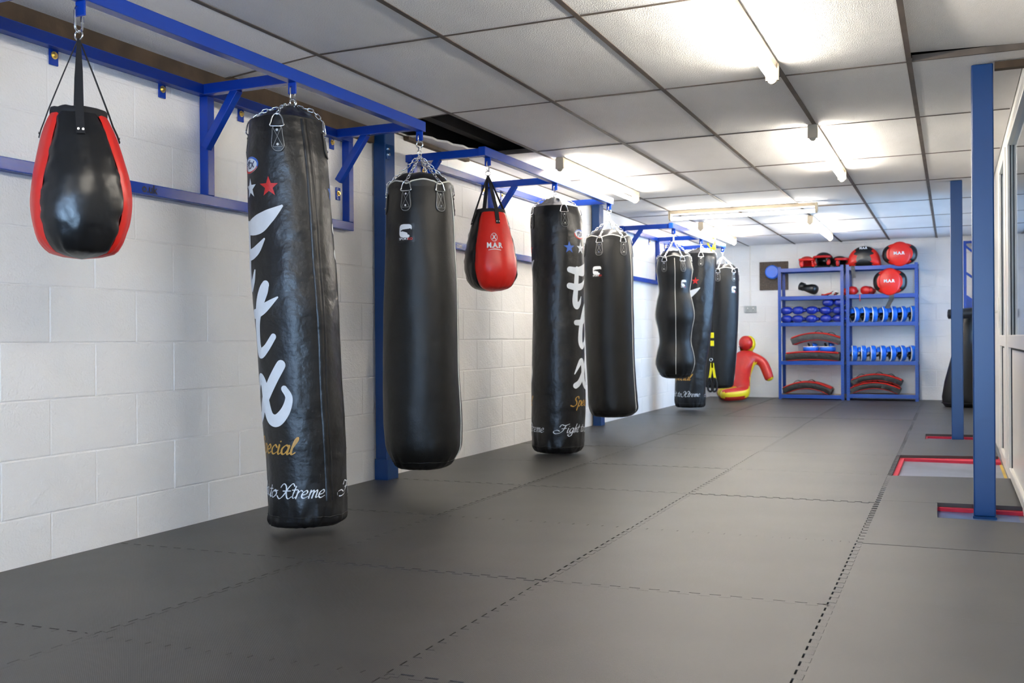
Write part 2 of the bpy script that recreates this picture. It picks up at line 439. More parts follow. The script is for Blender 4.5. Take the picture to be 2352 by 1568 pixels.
# window in the far part of the right wall
mb = MB()
for a, b in (((10.2, .75), (14.3, .81)), ((10.2, 2.02), (14.3, 2.08)), ((10.2, .75), (10.26, 2.08)), ((14.24, .75), (14.3, 2.08)), ((12.22, .75), (12.28, 2.08))):
    mb.bbox((XR-.012, a[0], a[1]), (XR+.06, b[0], b[1]))
w1 = struct('window_1', mb, 'upvc')
for a, b in ((10.26, 12.22), (12.28, 14.24)):
    mb = MB(); mb.bbox((XR+.02, a, .81), (XR+.026, b, 2.02)); build('pane', mb, 'glass', w1)

# uPVC doors in the partition
def upvc_door(name, y0, y1, handle_y=None):
    mb = MB(); x0, x1 = XR-.012, XR+.05
    z0, z1 = -.038, 2.135
    fr = .055
    mb.bbox((x0, y0, z0), (x1, y0+fr, z1)); mb.bbox((x0, y1-fr, z0), (x1, y1, z1)); mb.bbox((x0, y0+fr, z1-fr), (x1, y1-fr, z1)); mb.bbox((x0, y0+fr, z0), (x1, y1-fr, z0+.05))
    d = struct(name, mb, 'upvc', bevel=.004)
    # gasket line round the leaf
    mb = MB(); g = .008; a, b, c, e = y0+fr, y1-fr, z0+.05, z1-fr
    for q in (((a, c), (a+g, e)), ((b-g, c), (b, e)), ((a, c), (b, c+g)), ((a, e-g), (b, e))):
        mb.bbox((x0+.012, q[0][0], q[0][1]), (x1-.01, q[1][0], q[1][1]))
    build('gasket', mb, 'gasket', d)
    # leaf stiles and rails
    lf = MB(); s_ = .17; st_ = .05; a, b, c, e = a+g, b-g, c+g, e-g; xl0, xl1 = x0-.012, x1-.015
    lf.bbox((xl0, a, c), (xl1, a+s_, e)); lf.bbox((xl0, b-s_, c), (xl1, b, e)); lf.bbox((xl0, a+s_, c), (xl1, b-s_, c+st_)); lf.bbox((xl0, a+s_, e-st_), (xl1, b-s_, e)); lf.bbox((xl0, a+s_, .80), (xl1, b-s_, .875))
    leaf = build('leaf', lf, 'upvc', d, bevel=.004)
    mb = MB(); mb.bbox((x0+.014, a+s_, .875), (x0+.02, b-s_, e-st_)); build('pane', mb, 'glass', leaf)
    bd = MB()
    for q in (((a+s_, .875), (a+s_+.012, e-st_)), ((b-s_-.012, .875), (b-s_, e-st_)), ((a+s_, .80-.012), (b-s_, .80)), ((a+s_, c+st_), (a+s_+.012, .8)), ((b-s_-.012, c+st_), (b-s_, .8))):
        bd.bbox((xl0+.014, q[0][0], q[0][1]), (xl0+.02, q[1][0], q[1][1]))
    build('bead', bd, 'gasket', leaf)
    mb = MB(); mb.bbox((x0+.008, a+s_+.012, c+st_), (x0+.022, b-s_-.012, .8-.012)); build('lower_panel', mb, 'upvc', leaf)
    if handle_y:
        mb = MB(); mb.bbox((xl0-.012, handle_y-.015, .93), (xl0, handle_y+.015, 1.15)); mb.bbox((xl0-.05, handle_y-.01, 1.035), (xl0-.012, handle_y+.01, 1.055)); mb.bbox((xl0-.056, handle_y-.11, 1.033), (xl0-.04, handle_y+.01, 1.057))
        build('handle', mb, 'upvc', leaf, label='white lever handle', bevel=.003)
    return d
upvc_door('door_1', 4.70, 6.93)
upvc_door('door_2', 6.97, 8.10, handle_y=7.92)

# ---- ceiling: roof above, suspended grid and tiles
mb = MB(); mb.bbox((XW-.25, YF-.2, 2.80), (XN+.2, YB+.3, 2.9)); ceiling = struct('ceiling', mb, 'roof')
CX = [XW, -2.73, -2.068, -1.426, -.790, -.185, XR]
CXN = CX+[.98, XN]
def cy(k): return 3.9+1.343*k if k < 9 else YB
ROWS = list(range(-4, 8))
def tile_mesh(): 
    mb = MB(); w, l, t = .5, .5, .014
    mb.bbox((-w, -l, 0), (w, l, t))
    me = bpy.data.meshes.new('ceiling_tile'); me.from_pydata([tuple(p) for p in mb.v], [], mb.f); me.materials.append(MT['ceil']); me.update(); return me
TM = tile_mesh()
for k in ROWS:
    ya, yb_ = max(cy(k), YF), min(cy(k+1), YB)
    cols = CXN if k < 0 else CX
    for i in range(len(cols)-1):
        xa, xb = cols[i], cols[i+1]
        if k == 1 and i == 0: continue        # the missing tile
        o = inst('ceiling_tile', TM, ((xa+xb)/2, (ya+yb_)/2, H+.001+random.uniform(0, .0015)), ceiling, scale=(xb-xa-.008, yb_-ya-.008, 1),
                 rot=(random.uniform(-.002, .002), random.uniform(-.003, .003), 0))
        if i == 0 and k <= 0: o.rotation_euler = (0, -.085 if k < 0 else -.055, 0); o.location.z = H-(.0255 if k < 0 else .016)
        if k == 0 and i == 5: o.rotation_euler = (.022, .03, 0); o.location.z += .017
        if k == 4 and i == 3: o.rotation_euler = (.004, .02, 0); o.location.z += .006
# broken remainder of the missing tile along the wall
mb = MB()
br = [(XW+.002, 5.75), (XW+.10, 5.77), (XW+.13, 5.86), (XW+.12, 5.95), (XW+.16, 6.02), (XW+.15, 6.12), (XW+.19, 6.2), (XW+.18, 6.3), (XW+.23, 6.38), (XW+.25, 6.56), (XW+.002, 6.56)]
mb.prism(br, H, H+.014); build('broken_tile', mb, 'ceil', ceiling, label='broken ceiling tile with ragged edge')
# joists in the dark void
for y in (4.6, 5.6, 6.15, 6.9):
    mb = MB(); mb.bbox((XW, y, 2.45), (-2.0, y+.06, 2.62)); build('joist', mb, 'darkwood', ceiling)
mb = MB(); mb.bbox((-3.12, 4.8, 2.30), (-3.05, 7.2, 2.42)); build('joist', mb, 'darkwood', ceiling)
mb = MB(); mb.bbox((XW-.002, YF, 2.24), (XW+.012, YB, 2.80)); build('void_shade_sheet', mb, 'void', ceiling)  # black sheet over the wall top, the void's shade put into its colour
# main runners along the room, cross tees across it
for x in CX[1:-1]+[.335, .98]:
    y1 = YB if x < .3 else cy(0)
    mb = MB(); mb.bbox((x-.0125, YF, H-.003), (x+.0125, y1, H)); mb.bbox((x-.002, YF, H), (x+.002, y1, H+.035)); build('main_runner', mb, 'grid', ceiling)
for x in (XW,):
    y0 = YF if x < 0 else YJ
    s = 1 if x < 0 else -1
    mb = MB(); mb.bbox((x, max(y0, 5.25) if x < 0 else y0, H-.003), (x+s*.02, YB, H)); build('wall_angle', mb, 'grid', ceiling)
for k in ROWS[1:]:
    y = cy(k)
    for i in range(len(CX)-1):
        if i == 0 and k <= 1:
            mb = MB(); mb.bar((CX[0], y, H-(.055 if k < 1 else .034)), (CX[1]-.0125, y, H-.0015), .014, .0025); build('cross_tee', mb, 'grid', ceiling); continue
        mb = MB(); mb.bbox((CX[i]+.0125, y-.007, H-.0025), (CX[i+1]-.0125, y+.007, H)); mb.bbox((CX[i]+.0125, y-.0015, H), (CX[i+1]-.0125, y+.0015, H+.03))
        if k == 1 and i == 5:
            for q in range(9):
                xx = CX[i]+.07+q*.05; mb.bbox((xx, y-.003, H+.008), (xx+.008, y-.0014, H+.016))
        build('cross_tee', mb, 'grid', ceiling)
# timber plate on the left wall between rack and ceiling
mb = MB(); mb.bbox((XW, -1.5, 2.10), (XW+.035, 5.28, 2.20)); mb.bbox((XW, 5.7, 2.195), (XW+.04, 6.6, 2.219)); struct('trim_1', mb, 'wood')
mb = MB(); mb.bbox((.20, 5.42, 2.185), (XR, 5.47, 2.219)); struct('trim_2', mb, 'wood')
# conduit on the back wall
mb = MB(); mb.bbox((-2.715, YB-.014, 1.335), (-2.698, YB, 2.22)); struct('trim_3', mb, 'upvc')

# ================================================================= STEEL COLUMNS
def column(x0, x1, y0, y1, label, top=H-.001, collar=False):
    t = thing('steel_column', label, 'column', ((x0+x1)/2, (y0+y1)/2, -.04))
    mb = MB(); mb.bbox((x0, y0, -.028), (x1, y1, top)); build('post', mb, 'navy', t, bevel=.006)
    mb = MB(); mb.bbox((x0-.004, y0-.004, -.04), (x1+.004, y1+.004, -.028)); build('base_plate', mb, 'navy', t)
    if collar:
        mb = MB(); mb.bbox((x0-.004, y0-.006, -.02), (x1+.006, y1+.004, .13)); build('foot_collar', mb, 'navy', t, bevel=.003)
        mb = MB(); mb.bbox((x1, y0+.01, 2.0), (x1+.006, y0+.05, 2.09)); build('fixing_plate', mb, 'navy', t)
        mb = MB(); mb.cyl((x1+.006, y0+.03, 2.03), (x1+.016, y0+.03, 2.03), .01, 6); mb.cyl((x1+.006, y0+.03, 2.065), (x1+.016, y0+.03, 2.065), .01, 6); build('bolt', mb, 'chrome', t)
    return t
column(.094, .194, 5.44, 5.54, 'tall blue steel column standing in an opening in the mats, nearest on the right')
column(-.008, .088, 9.40, 9.50, 'slimmer-looking blue steel column behind the nearest right-hand column')
column(-3.300, -3.215, 5.30, 5.42, 'dark blue steel column against the left wall behind the second heavy bag', top=2.21, collar=True)
column(-3.300, -3.215, 9.40, 9.52, 'dark blue steel column against the left wall, half hidden by the third tall bag')

# ================================================================= BAG RACKS
BX = -2.745; BZ = 2.062; BS = .05
def text_mesh(body, size, shear=0.0, bold=0.0):
    cu_ = bpy.data.curves.new('t', 'FONT'); cu_.body = body; cu_.size = size; cu_.shear = shear; cu_.offset = bold; cu_.align_x = 'CENTER'; cu_.resolution_u = 3
    o = bpy.data.objects.new('t', cu_); COL.objects.link(o)
    dg = bpy.context.evaluated_depsgraph_get(); me = bpy.data.meshes.new_from_object(o.evaluated_get(dg))
    vs = [v.co.copy() for v in me.vertices]; fs = [tuple(p.vertices) for p in me.polygons]
    bpy.data.objects.remove(o); bpy.data.curves.remove(cu_); bpy.data.meshes.remove(me)
    return vs, fs
def flat_text(name, body, size, origin, right, up, matn, parent, bold=0.0, shear=0.0):
    vs, fs = text_mesh(body, size, shear, bold); o, r, u = V(origin), V(right).normalized(), V(up).normalized()
    mb = MB(); mb.add([o+r*p.x+u*p.y for p in vs], fs); return build(name, mb, matn, parent)

def rack(label, y0, y1, arms, posts, lugs, tabs, zl=1.55, lower=True):
    t = thing('bag_rack', label, 'bag rack', (XW, (y0+y1)/2, zl))
    def P(name, mb, m='blue', **k): return build(name, mb, m, t, bevel=.003, **k)
    mb = MB(); mb.bbox((XW+.0005, y0, 2.052), (XW+.05, y1, 2.102)); P('top_rail', mb)
    mb = MB(); mb.bbox((XW+.0005, y0, zl-.025), (XW+.05, y1, zl+.025)); lr = P('lower_rail', mb)
    mb = MB(); mb.bbox((BX-BS/2, arms[0]-.04, BZ-.012), (BX+BS/2, arms[-1]+.06, BZ+.045)); P('front_beam', mb)
    for a in arms:
        mb = MB(); mb.bbox((XW+.05, a-.022, BZ-.01), (BX-BS/2, a+.022, BZ+.04)); P('arm', mb)
        mb = MB(); mb.bar((XW+.045, a, 1.80), (XW+.235, a, BZ-.002), .04, .04); P('brace', mb)
    for a in posts:
        mb = MB(); mb.bbox((XW+.0005, a-.024, zl+.025), (XW+.05, a+.024, 2.052)); P('post', mb)
    for y, z in lugs:
        mb = MB(); mb.bbox((XW+.0005, y-.022, z-.04), (XW+.008, y+.022, z+.035)); l_ = P('lug', mb)
        mb = MB(); mb.cyl((XW+.008, y, z), (XW+.011, y, z), .016, 12); mb.cyl((XW+.011, y, z), (XW+.02, y, z), .009, 6); build('bolt', mb, 'zinc', l_, label='yellow zinc bolt')
    for y in tabs:
        mb = MB(); mb.bbox((BX-.022, y-.004, BZ-.065), (BX+.022, y+.004, BZ-.012)); P('hanging_tab', mb)
    return t, lr
YT = [2.52, 3.72, 4.90, 5.80, 6.98, 8.28, 10.48, 11.76, 12.98]
r1, lr1 = rack('long blue bag rack nearest the camera, bolted to the left wall', 1.2, 5.02, [2.40, 3.745, 4.87], [2.44, 3.775, 4.995], [(3.50, 2.03), (4.05, 2.03), (4.86, 2.03), (4.92, 1.74), (2.9, 2.03)], YT[:3])
r2, lr2 = rack('middle blue bag rack on the left wall, holding the small red and black bag', 5.72, 8.35, [5.75, 7.0, 8.27], [5.77, 7.02, 8.3], [(5.95, 2.03), (6.9, 2.03), (7.25, 2.03)], YT[3:6])
r3, lr3 = rack('farthest blue bag rack on the left wall near the back corner', 10.35, 13.1, [10.4, 11.75, 13.0], [10.42, 11.8, 13.02], [(10.9, 2.03), (11.5, 2.03), (12.2, 2.03)], YT[6:])
flat_text('lettering', 'o.uk', .052, (XW+.0515, 3.37, 1.535), (0, 1, 0), (0, 0, 1), 'ink', lr1, bold=.0012)
flat_text('lettering', 'com', .05, (XW+.0515, 6.40, 1.538), (0, 1, 0), (0, 0, 1), 'print', lr2, bold=.0012)

# ================================================================= BAGS
class Surf:
    """a hanging bag: facing frame (E across the view, N towards the camera), rings (off, r, z)"""
    def __init__(s, ax, ay, prof, wr=.004, seed=0, top_pleat=0, bot_pleat=.004):
        s.c = V((ax, ay, 0)); d = V((ax, ay, 0)).normalized(); s.N = -d; s.E = V((-d.y, d.x, 0))*-1
        s.E = V((d.y, -d.x, 0))
        p = sorted(prof, key=lambda q: q[2])
        s.tab = [(q[2], q[0], q[1]) for q in catmull(p, 5)]
        for i in range(1, len(s.tab)):
            if s.tab[i][0] <= s.tab[i-1][0]: s.tab[i] = (s.tab[i-1][0]+1e-4,)+s.tab[i][1:]
        s.z0 = p[0][2]; s.z1 = p[-1][2]; s.wr = wr; s.seed = seed; s.tp = top_pleat; s.bp = bot_pleat
    def r(s, z): return interp(s.tab, z)
    def pt(s, deg, z, out=0.0):
        off, r = s.r(z); a = radians(deg)
        d = s.E*sin(a)+s.N*cos(a)
        q = V((cos(a)*1.6+s.seed, sin(a)*1.6, z*2.2))
        w = s.wr*noise.noise(q)*2+s.wr*.45*noise.noise(V((cos(a)*5+s.seed, sin(a)*5, z*7)))
        hb = z-s.z0
        if hb < .13: w += .0035*(1-hb/.13)*noise.noise(V((cos(a)*24+s.seed, sin(a)*24, z*34)))
        if hb < .22: w += s.bp*(1-hb/.22)*noise.noise(V((cos(a)*9+s.seed, sin(a)*9, z*9)))*1.6
        ht = s.z1-z
        if s.tp and ht < .3: w += s.tp*(1-ht/.3)*cos(radians(deg-s.tpa)*s.tpn)
        return s.c+s.E*off+d*(r+w+out)+V((0, 0, z))
    tpa = 0; tpn = 4
def body_mesh(S, n=64, dz=.02, bottom=.03, top=None, sectors=None):
    """closed loft; bottom is rounded off inward"""
    rings = []
    off0, r0 = S.r(S.z0)
    cb = S.c+S.E*off0+V((0, 0, S.z0-.004))
    for f in (.02, .35, .7):
        rings.append([cb.lerp(S.pt(360*k/n, S.z0), f) for k in range(n)])
    zs = [S.z0]; z = S.z0
    # finer near the ends
    while z < S.z1-1e-4:
        h_ = min(z-S.z0, S.z1-z); z = min(S.z1, z+(.008 if h_ < .06 else dz)); zs.append(z)
    for z in zs: rings.append([S.pt(360*k/n, z) for k in range(n)])
    offt, rt = S.r(S.z1); ct = S.c+S.E*offt+V((0, 0, S.z1+.004))
    for f in (.6, .25, .02): rings.append([ct.lerp(S.pt(360*k/n, S.z1), f) for k in range(n)])
    mb = MB(); mb.loft(rings); return mb
# ---- printed artwork laid on the bag surface
R0 = .19
def stroke(S, pts, w=None, out=.0012, per=8, mb=None, mult=1.0):
    """pts: (deg, z, width) ; widths in metres"""
    mb = mb or MB(); P = catmull(pts, per); N = len(P); grid = []
    for i, (d, z, wd) in enumerate(P):
        d0, z0, _ = P[max(i-1, 0)]; d1, z1, _ = P[min(i+1, N-1)]
        tx, tz = (d1-d0)*radians(1)*R0, (z1-z0); L = sqrt(tx*tx+tz*tz) or 1; nx, nz = -tz/L, tx/L
        wd = max(wd, .0006)*mult
        row = []
        for k in range(5):
            t = (k/4-.5)*wd
            row.append(S.pt(d+nx*t/(radians(1)*R0), z+nz*t, out))
        grid.append(row)
    mb.add([p for r in grid for p in r], [(i*5+k, i*5+k+1, (i+1)*5+k+1, (i+1)*5+k) for i in range(N-1) for k in range(4)])
    # round caps
    for end, (d, z, wd) in ((0, P[0]), (1, P[-1])):
        blob(S, d, z, max(wd, .0006)*mult/2, out=out, mb=mb)
    return mb
def blob(S, d, z, r, rz=None, out=.0012, mb=None, n=14, star=0, rings=3):
    mb = mb or MB(); rz = rz or r; vs = [S.pt(d, z, out)]
    n = 10*1 if star else n
    for q in range(1, rings+1):
        for k in range(n):
            a = 2*pi*k/n+(pi/2); f = q/rings*((1 if k % 2 == 0 else .40) if star else 1)
            vs.append(S.pt(d+cos(a)*r*f/(radians(1)*R0), z+sin(a)*rz*f, out))
    fs = [(0, 1+k, 1+(k+1) % n) for k in range(n)]
    for q in range(rings-1):
        for k in range(n): fs.append((1+q*n+k, 1+(q+1)*n+k, 1+(q+1)*n+(k+1) % n, 1+q*n+(k+1) % n))
    mb.add(vs, fs); return mb
def star(S, d, z, r, mb=None): return blob(S, d, z, r, out=.0012, mb=mb, star=1)
GL = {
 'a': ([[(.75, .85), (.45, 1), (.1, .6), (.15, .1), (.45, .05), (.75, .5), (.8, .95)], [(.8, .95), (.75, .2), (.85, 0), (1.05, .2)]], 1.0),
 'c': ([[(.7, .8), (.45, 1), (.1, .6), (.15, .1), (.45, 0), (.85, .25)]], .85),
 'e': ([[(.1, .42), (.5, .52), (.65, .8), (.45, 1), (.12, .65), (.12, .2), (.4, 0), (.85, .25)]], .85),
 'i': ([[(.15, 1), (.12, .2), (.25, 0), (.5, .2)], [(.2, 1.38), (.23, 1.42)]], .45),
 'l': ([[(.1, .6), (.45, 1.5), (.38, 1.85), (.2, 1.4), (.12, .3), (.28, 0), (.55, .2)]], .5),
 'p': ([[(.15, 1), (.05, -.7)], [(.12, .6), (.4, 1), (.7, .8), (.65, .2), (.35, 0), (.12, .2)]], .85),
 'S': ([[(1.0, 1.45), (.85, 1.75), (.45, 1.7), (.35, 1.3), (.75, .8), (.8, .3), (.4, 0), (-.1, .15)]], 1.15),
 't': ([[(.32, 1.55), (.18, .3), (.32, 0), (.6, .2)], [(-.05, 1.05), (.6, 1.12)]], .55),
 'r': ([[(.15, 1), (.12, 0)], [(.13, .55), (.4, 1), (.62, .92)]], .6),
 'm': ([[(.15, 1), (.12, 0)], [(.13, .6), (.4, 1), (.5, .8), (.48, 0)], [(.5, .6), (.8, 1), (.9, .8), (.88, .1), (1.1, .15)]], 1.1),
 'h': ([[(.3, 1.85), (.12, 0)], [(.15, .6), (.45, 1), (.55, .75), (.52, .1), (.75, .15)]], .75),
 'g': ([[(.7, .85), (.45, 1), (.1, .6), (.2, .1), (.5, .1), (.7, .5), (.75, .95)], [(.75, .95), (.66, -.5), (.3, -.75), (-.05, -.4), (.4, -.1), (.95, .2)]], .9),
 'o': ([[(.45, 1), (.1, .6), (.15, .1), (.45, 0), (.75, .4), (.7, .85), (.45, 1), (.5, .8), (.9, .95)]], .85),
 'F': ([[(-.2, 1.3), (0, 1.8), (.6, 1.6), (1.35, 1.9)], [(.78, 1.65), (.6, .6), (.2, 0), (-.6, -.15), (-1.0, .3), (-.5, .62), (0, .4)], [(.25, .9), (1.05, 1.0)]], 1.3),
 'X': ([[(-.2, 1.35), (.1, 1.85), (.5, 1.5), (.75, .4), (1.05, -.1), (1.45, .2)], [(1.5, 1.6), (1.2, 1.9), (.8, 1.3), (.4, .3), (-.1, -.15), (-.5, .2)], [(.25, .9), (1.15, .95)]], 1.4),
 ' ': ([], .6),
}
def script(S, text, deg0, zb, sx, sy, w, mb, shear=.32, reach=None):
    x = 0
    for ch in text:
        g, adv = GL[ch]
        for st in g:
            P = catmull(st, 4)
            pts = []
            for i, (px_, py_) in enumerate(P):
                q0, q1 = P[max(i-1, 0)], P[min(i+1, len(P)-1)]
                an = atan2(q1[1]-q0[1], q1[0]-q0[0]); ww = w*(.32+.68*abs(sin(an-radians(35))))
                pts.append((deg0+((x+px_+shear*py_)*sx)/(radians(1)*R0), zb+py_*sy, ww))
            stroke(S, pts, per=1, mb=mb)
        x += adv
def ftx_art(S, t, body, th0):
    for base in (0, 180):
        T = th0+base
        def k(L): return [(T+a, z, w) for a, z, w in L]
        mb = MB()
        stroke(S, k([(-34, 1.385, .045), (-12, 1.375, .06), (12, 1.385, .085), (32, 1.42, .06), (51, 1.462, .012)]), mb=mb)
        stroke(S, k([(-35, 1.265, .045), (-15, 1.255, .05), (5, 1.27, .045), (22, 1.32, .010)]), mb=mb)
        stroke(S, k([(-14, 1.39, .04), (-17, 1.25, .045), (-20, 1.16, .05), (-16, 1.115, .05), (-6, 1.14, .03), (0, 1.185, .010)]), mb=mb)
        stroke(S, k([(21, 1.118, .04), (16, 1.09, .055), (6, 1.03, .055), (-3, .95, .05), (-6, .86, .05), (0, .818, .05), (14, .84, .035), (27, .890, .028)]), mb=mb)
        stroke(S, k([(-19, .992, .04), (0, .995, .045), (18, 1.02, .04), (38, 1.062, .008)]), mb=mb)
        stroke(S, k([(36, .765, .045), (22, .70, .05), (5, .62, .05), (-10, .55, .045), (-22, .525, .045)]), mb=mb)
        stroke(S, k([(-25, .612, .008), (-14, .67, .03), (-5, .705, .045), (2, .68, .05), (5, .60, .05), (11, .535, .055), (24, .52, .055), (38, .56, .045), (45, .62, .035), (39, .66, .03)]), mb=mb)
        build('big_lettering', mb, 'print', body, smooth=True)
        mb = MB(); script(S, 'Special', T-33, .372, .0465, .040, .011, mb); build('gold_lettering', mb, 'gold', body)
        mb = MB(); script(S, 'Fight to Xtreme', T-60, .178, .0405, .034, .0068, mb); build('small_lettering', mb, 'print', body)
        for a, mm in ((-34, 'blueprint'), (0, 'print'), (34, 'redprint')):
            mb = star(S, T+a, 1.548, .047); build('star', mb, mm, body)
        mb = blob(S, T, 1.652, .063, .037, n=28, out=.0010); lg = build('oval_logo', mb, 'print', body)
        mb = MB(); stroke(S, [(T+18*cos(a), 1.652+.033*sin(a), .004+.006*max(0, sin(a+.9))) for a in [radians(q) for q in range(-20, 171, 15)]], out=.0016, mb=mb); build('logo_ring', mb, 'blueprint', lg)
        mb = MB(); stroke(S, [(T+18*cos(a), 1.652+.033*sin(a), .004+.006*max(0, -sin(a+.9))) for a in [radians(q) for q in range(175, 341, 15)]], out=.0016, mb=mb); build('logo_ring', mb, 'redprint', lg)
        mb = MB()
        for st in ([(-10, 1.66, .006), (0, 1.668, .006), (-2, 1.668, .006)], [(-6, 1.67, .006), (-9, 1.635, .006)], [(-10, 1.652, .005), (-4, 1.654, .004)],
                   [(0, 1.674, .006), (-2, 1.64, .006), (2, 1.638, .005)], [(-4, 1.658, .004), (4, 1.662, .004)], [(4, 1.662, .006), (10, 1.64, .006)], [(11, 1.664, .006), (3, 1.638, .006)]):
            stroke(S, [(T+a, z, w) for a, z, w in st], out=.0018, per=4, mb=mb)
        build('logo_text', mb, 'inkblue', lg)
def strap_patch(S, t, deg, zt, parent=None):
    """stitched leather strap patch with two rivets and a D ring"""
    mb = MB(); n = 10; rows = []
    shp = [(0, .021), (-.012, .024), (-.035, .027), (-.06, .031), (-.085, .032), (-.1, .027), (-.11, .017), (-.1135, .006)]
    for dz_, w in shp:
        rows.append([S.pt(deg+(q/4-1)*w/(radians(1)*R0), zt+dz_, .004) for q in range(9)])
    mb.add([p for r in rows for p in r], [(i*9+q, i*9+q+1, (i+1)*9+q+1, (i+1)*9+q) for i in range(len(rows)-1) for q in range(8)])
    pt_ = build('strap_patch', mb, 'vinyl', t, smooth=True)
    md = pt_.modifiers.new('s', 'SOLIDIFY'); md.thickness = .004; md.offset = 1
    mb = MB()
    outl = [(-.019, -.003), (.019, -.003), (.024, -.035), (.028, -.07), (.027, -.09), (.016, -.105), (0, -.109), (-.016, -.105), (-.027, -.09), (-.028, -.07), (-.024, -.035)]
    oc = catmull(outl, 4, closed=True); oc.append(oc[0])
    f = 1/(radians(1)*R0)
    for i in range(0, len(oc)-1):
        a, b = oc[i], oc[i+1]
        stroke_line(S, mb, deg+a[0]*f, zt+a[1], deg+b[0]*f, zt+b[1], .0026)
    stroke_line(S, mb, deg-.019*f, zt-.006, deg+.022*f, zt-.088, .0021); stroke_line(S, mb, deg+.019*f, zt-.006, deg-.022*f, zt-.088, .0021)
    stroke_line(S, mb, deg-.022*f, zt-.090, deg+.022*f, zt-.090, .0021)
    build('stitching', mb, 'stitch', pt_)
    for dz_ in (-.016, -.08):
        mb = MB(); p = S.pt(deg, zt+dz_, .004); q = S.pt(deg, zt+dz_, .0085); mb.cyl(p, q, .0058, 10)
        build('rivet', mb, 'chrome', pt_)
    # D ring standing above the patch
    c0 = S.pt(deg, zt+.004, .007); a = radians(deg); tang = (S.E*cos(a)-S.N*sin(a)); up = V((0, 0, 1))-(S.E*sin(a)+S.N*cos(a))*.12
    ring = [c0+tang*x_+up*z_ for x_, z_ in [(-.027, -.002), (-.027, .014), (-.022, .034), (-.012, .049), (0, .054), (.012, .049), (.022, .034), (.027, .014), (.027, -.002)]]
    mb = MB(); mb.tube(catmull([tuple(p) for p in ring], 3, closed=True), .0034, 7, closed=True)
    build('d_ring', mb, 'chrome', t, smooth=True)
    return c0+up*.05
def stroke_line(S, mb, d0, z0, d1, z1, w, out=.0068):
    f = radians(1)*R0; tx, tz = (d1-d0)*f, z1-z0; L = sqrt(tx*tx+tz*tz) or 1; nx, nz = -tz/L*w/f, tx/L*w
    n = max(1, int(L/.012)); vs = []
    for i in range(n+1):
        t = i/n; d, z = d0+(d1-d0)*t, z0+(z1-z0)*t
        vs += [S.pt(d-nx/2, z-nz/2, out), S.pt(d+nx/2, z+nz/2, out)]
    mb.add(vs, [(2*i, 2*i+1, 2*i+3, 2*i+2) for i in range(n)])
def link_mesh(L=.03, W=.014, r=.0026):
    pts = []
    a = L/2-W/2
    for q in range(6): an = -pi/2+pi*q/5; pts.append((a+W/2*cos(an), W/2*sin(an), 0))
    for q in range(6): an = pi/2+pi*q/5; pts.append((-a+W/2*cos(an), W/2*sin(an), 0))
    mb = MB(); mb.tube(pts, r, 6, closed=True)
    me = bpy.data.meshes.new('chain_link'); me.from_pydata([tuple(p) for p in mb.v], [], mb.f); me.materials.append(MT['chrome']); me.polygons.foreach_set('use_smooth', [True]*len(me.polygons)); me.update(); return me
LM = link_mesh()
def chain(t, a, b, step=.0245):
    """first link is the part 'chain'; the rest are its sub-parts"""
    a, b = V(a), V(b); d = b-a; n = max(1, int(round(d.length/step))); d_ = d.normalized()
    first = None
    for i in range(n):
        p = a+d*((i+.5)/n); q = d_.to_track_quat('X', 'Z'); q = q @ Matrix.Rotation((i % 2)*pi/2, 4, 'X').to_quaternion()
        if first is None:
            first = bpy.data.objects.new('chain', LM); COL.objects.link(first); first.parent = t; first.location = p-wl(t); p0 = p
        o = first if i == 0 else bpy.data.objects.new('chain_link', LM)
        if i: COL.objects.link(o); o.parent = first
        if i == 0: first.rotation_mode = 'XYZ'
        if i == 0:
            first['q'] = 0; base = q; first.rotation_euler = q.to_euler(); del first['q']
        else:
            inv = base.inverted(); o.location = inv @ (p-p0); o.rotation_euler = (inv @ q).to_euler()
    return first
def snap_hook(t, top, bot, w=.017, r=.0042, name='hook'):
    top, bot = V(top), V(bot); L = (top-bot).length; pts = []
    for q in range(8): an = pi*q/7; pts.append((0, w*cos(an)*.9, -w+w*sin(an)))
    for q in range(8): an = pi+pi*q/7; pts.append((0, w*cos(an)*.9, -(L-w)+w*sin(an)))
    mb = MB(); mb.tube([top+V((p[0], p[1], p[2])) for p in pts], r, 8, closed=True)
    mb.cyl(top+V((0, w*.9, -L*.35)), top+V((0, w*.9, -L*.6)), r*1.4, 8)
    return build(name, mb, 'chrome', t, smooth=True, angle=40)
def ring(t, c, R_, r=.004, name='ring', axis='y', sc=1.0):
    pts = [(R_*cos(2*pi*q/16), 0, R_*sc*sin(2*pi*q/16)) if axis == 'y' else (0, R_*cos(2*pi*q/16), R_*sc*sin(2*pi*q/16)) for q in range(16)]
    mb = MB(); mb.tube([V(c)+V(p) for p in pts], r, 8, closed=True); return build(name, mb, 'chrome', t, smooth=True)

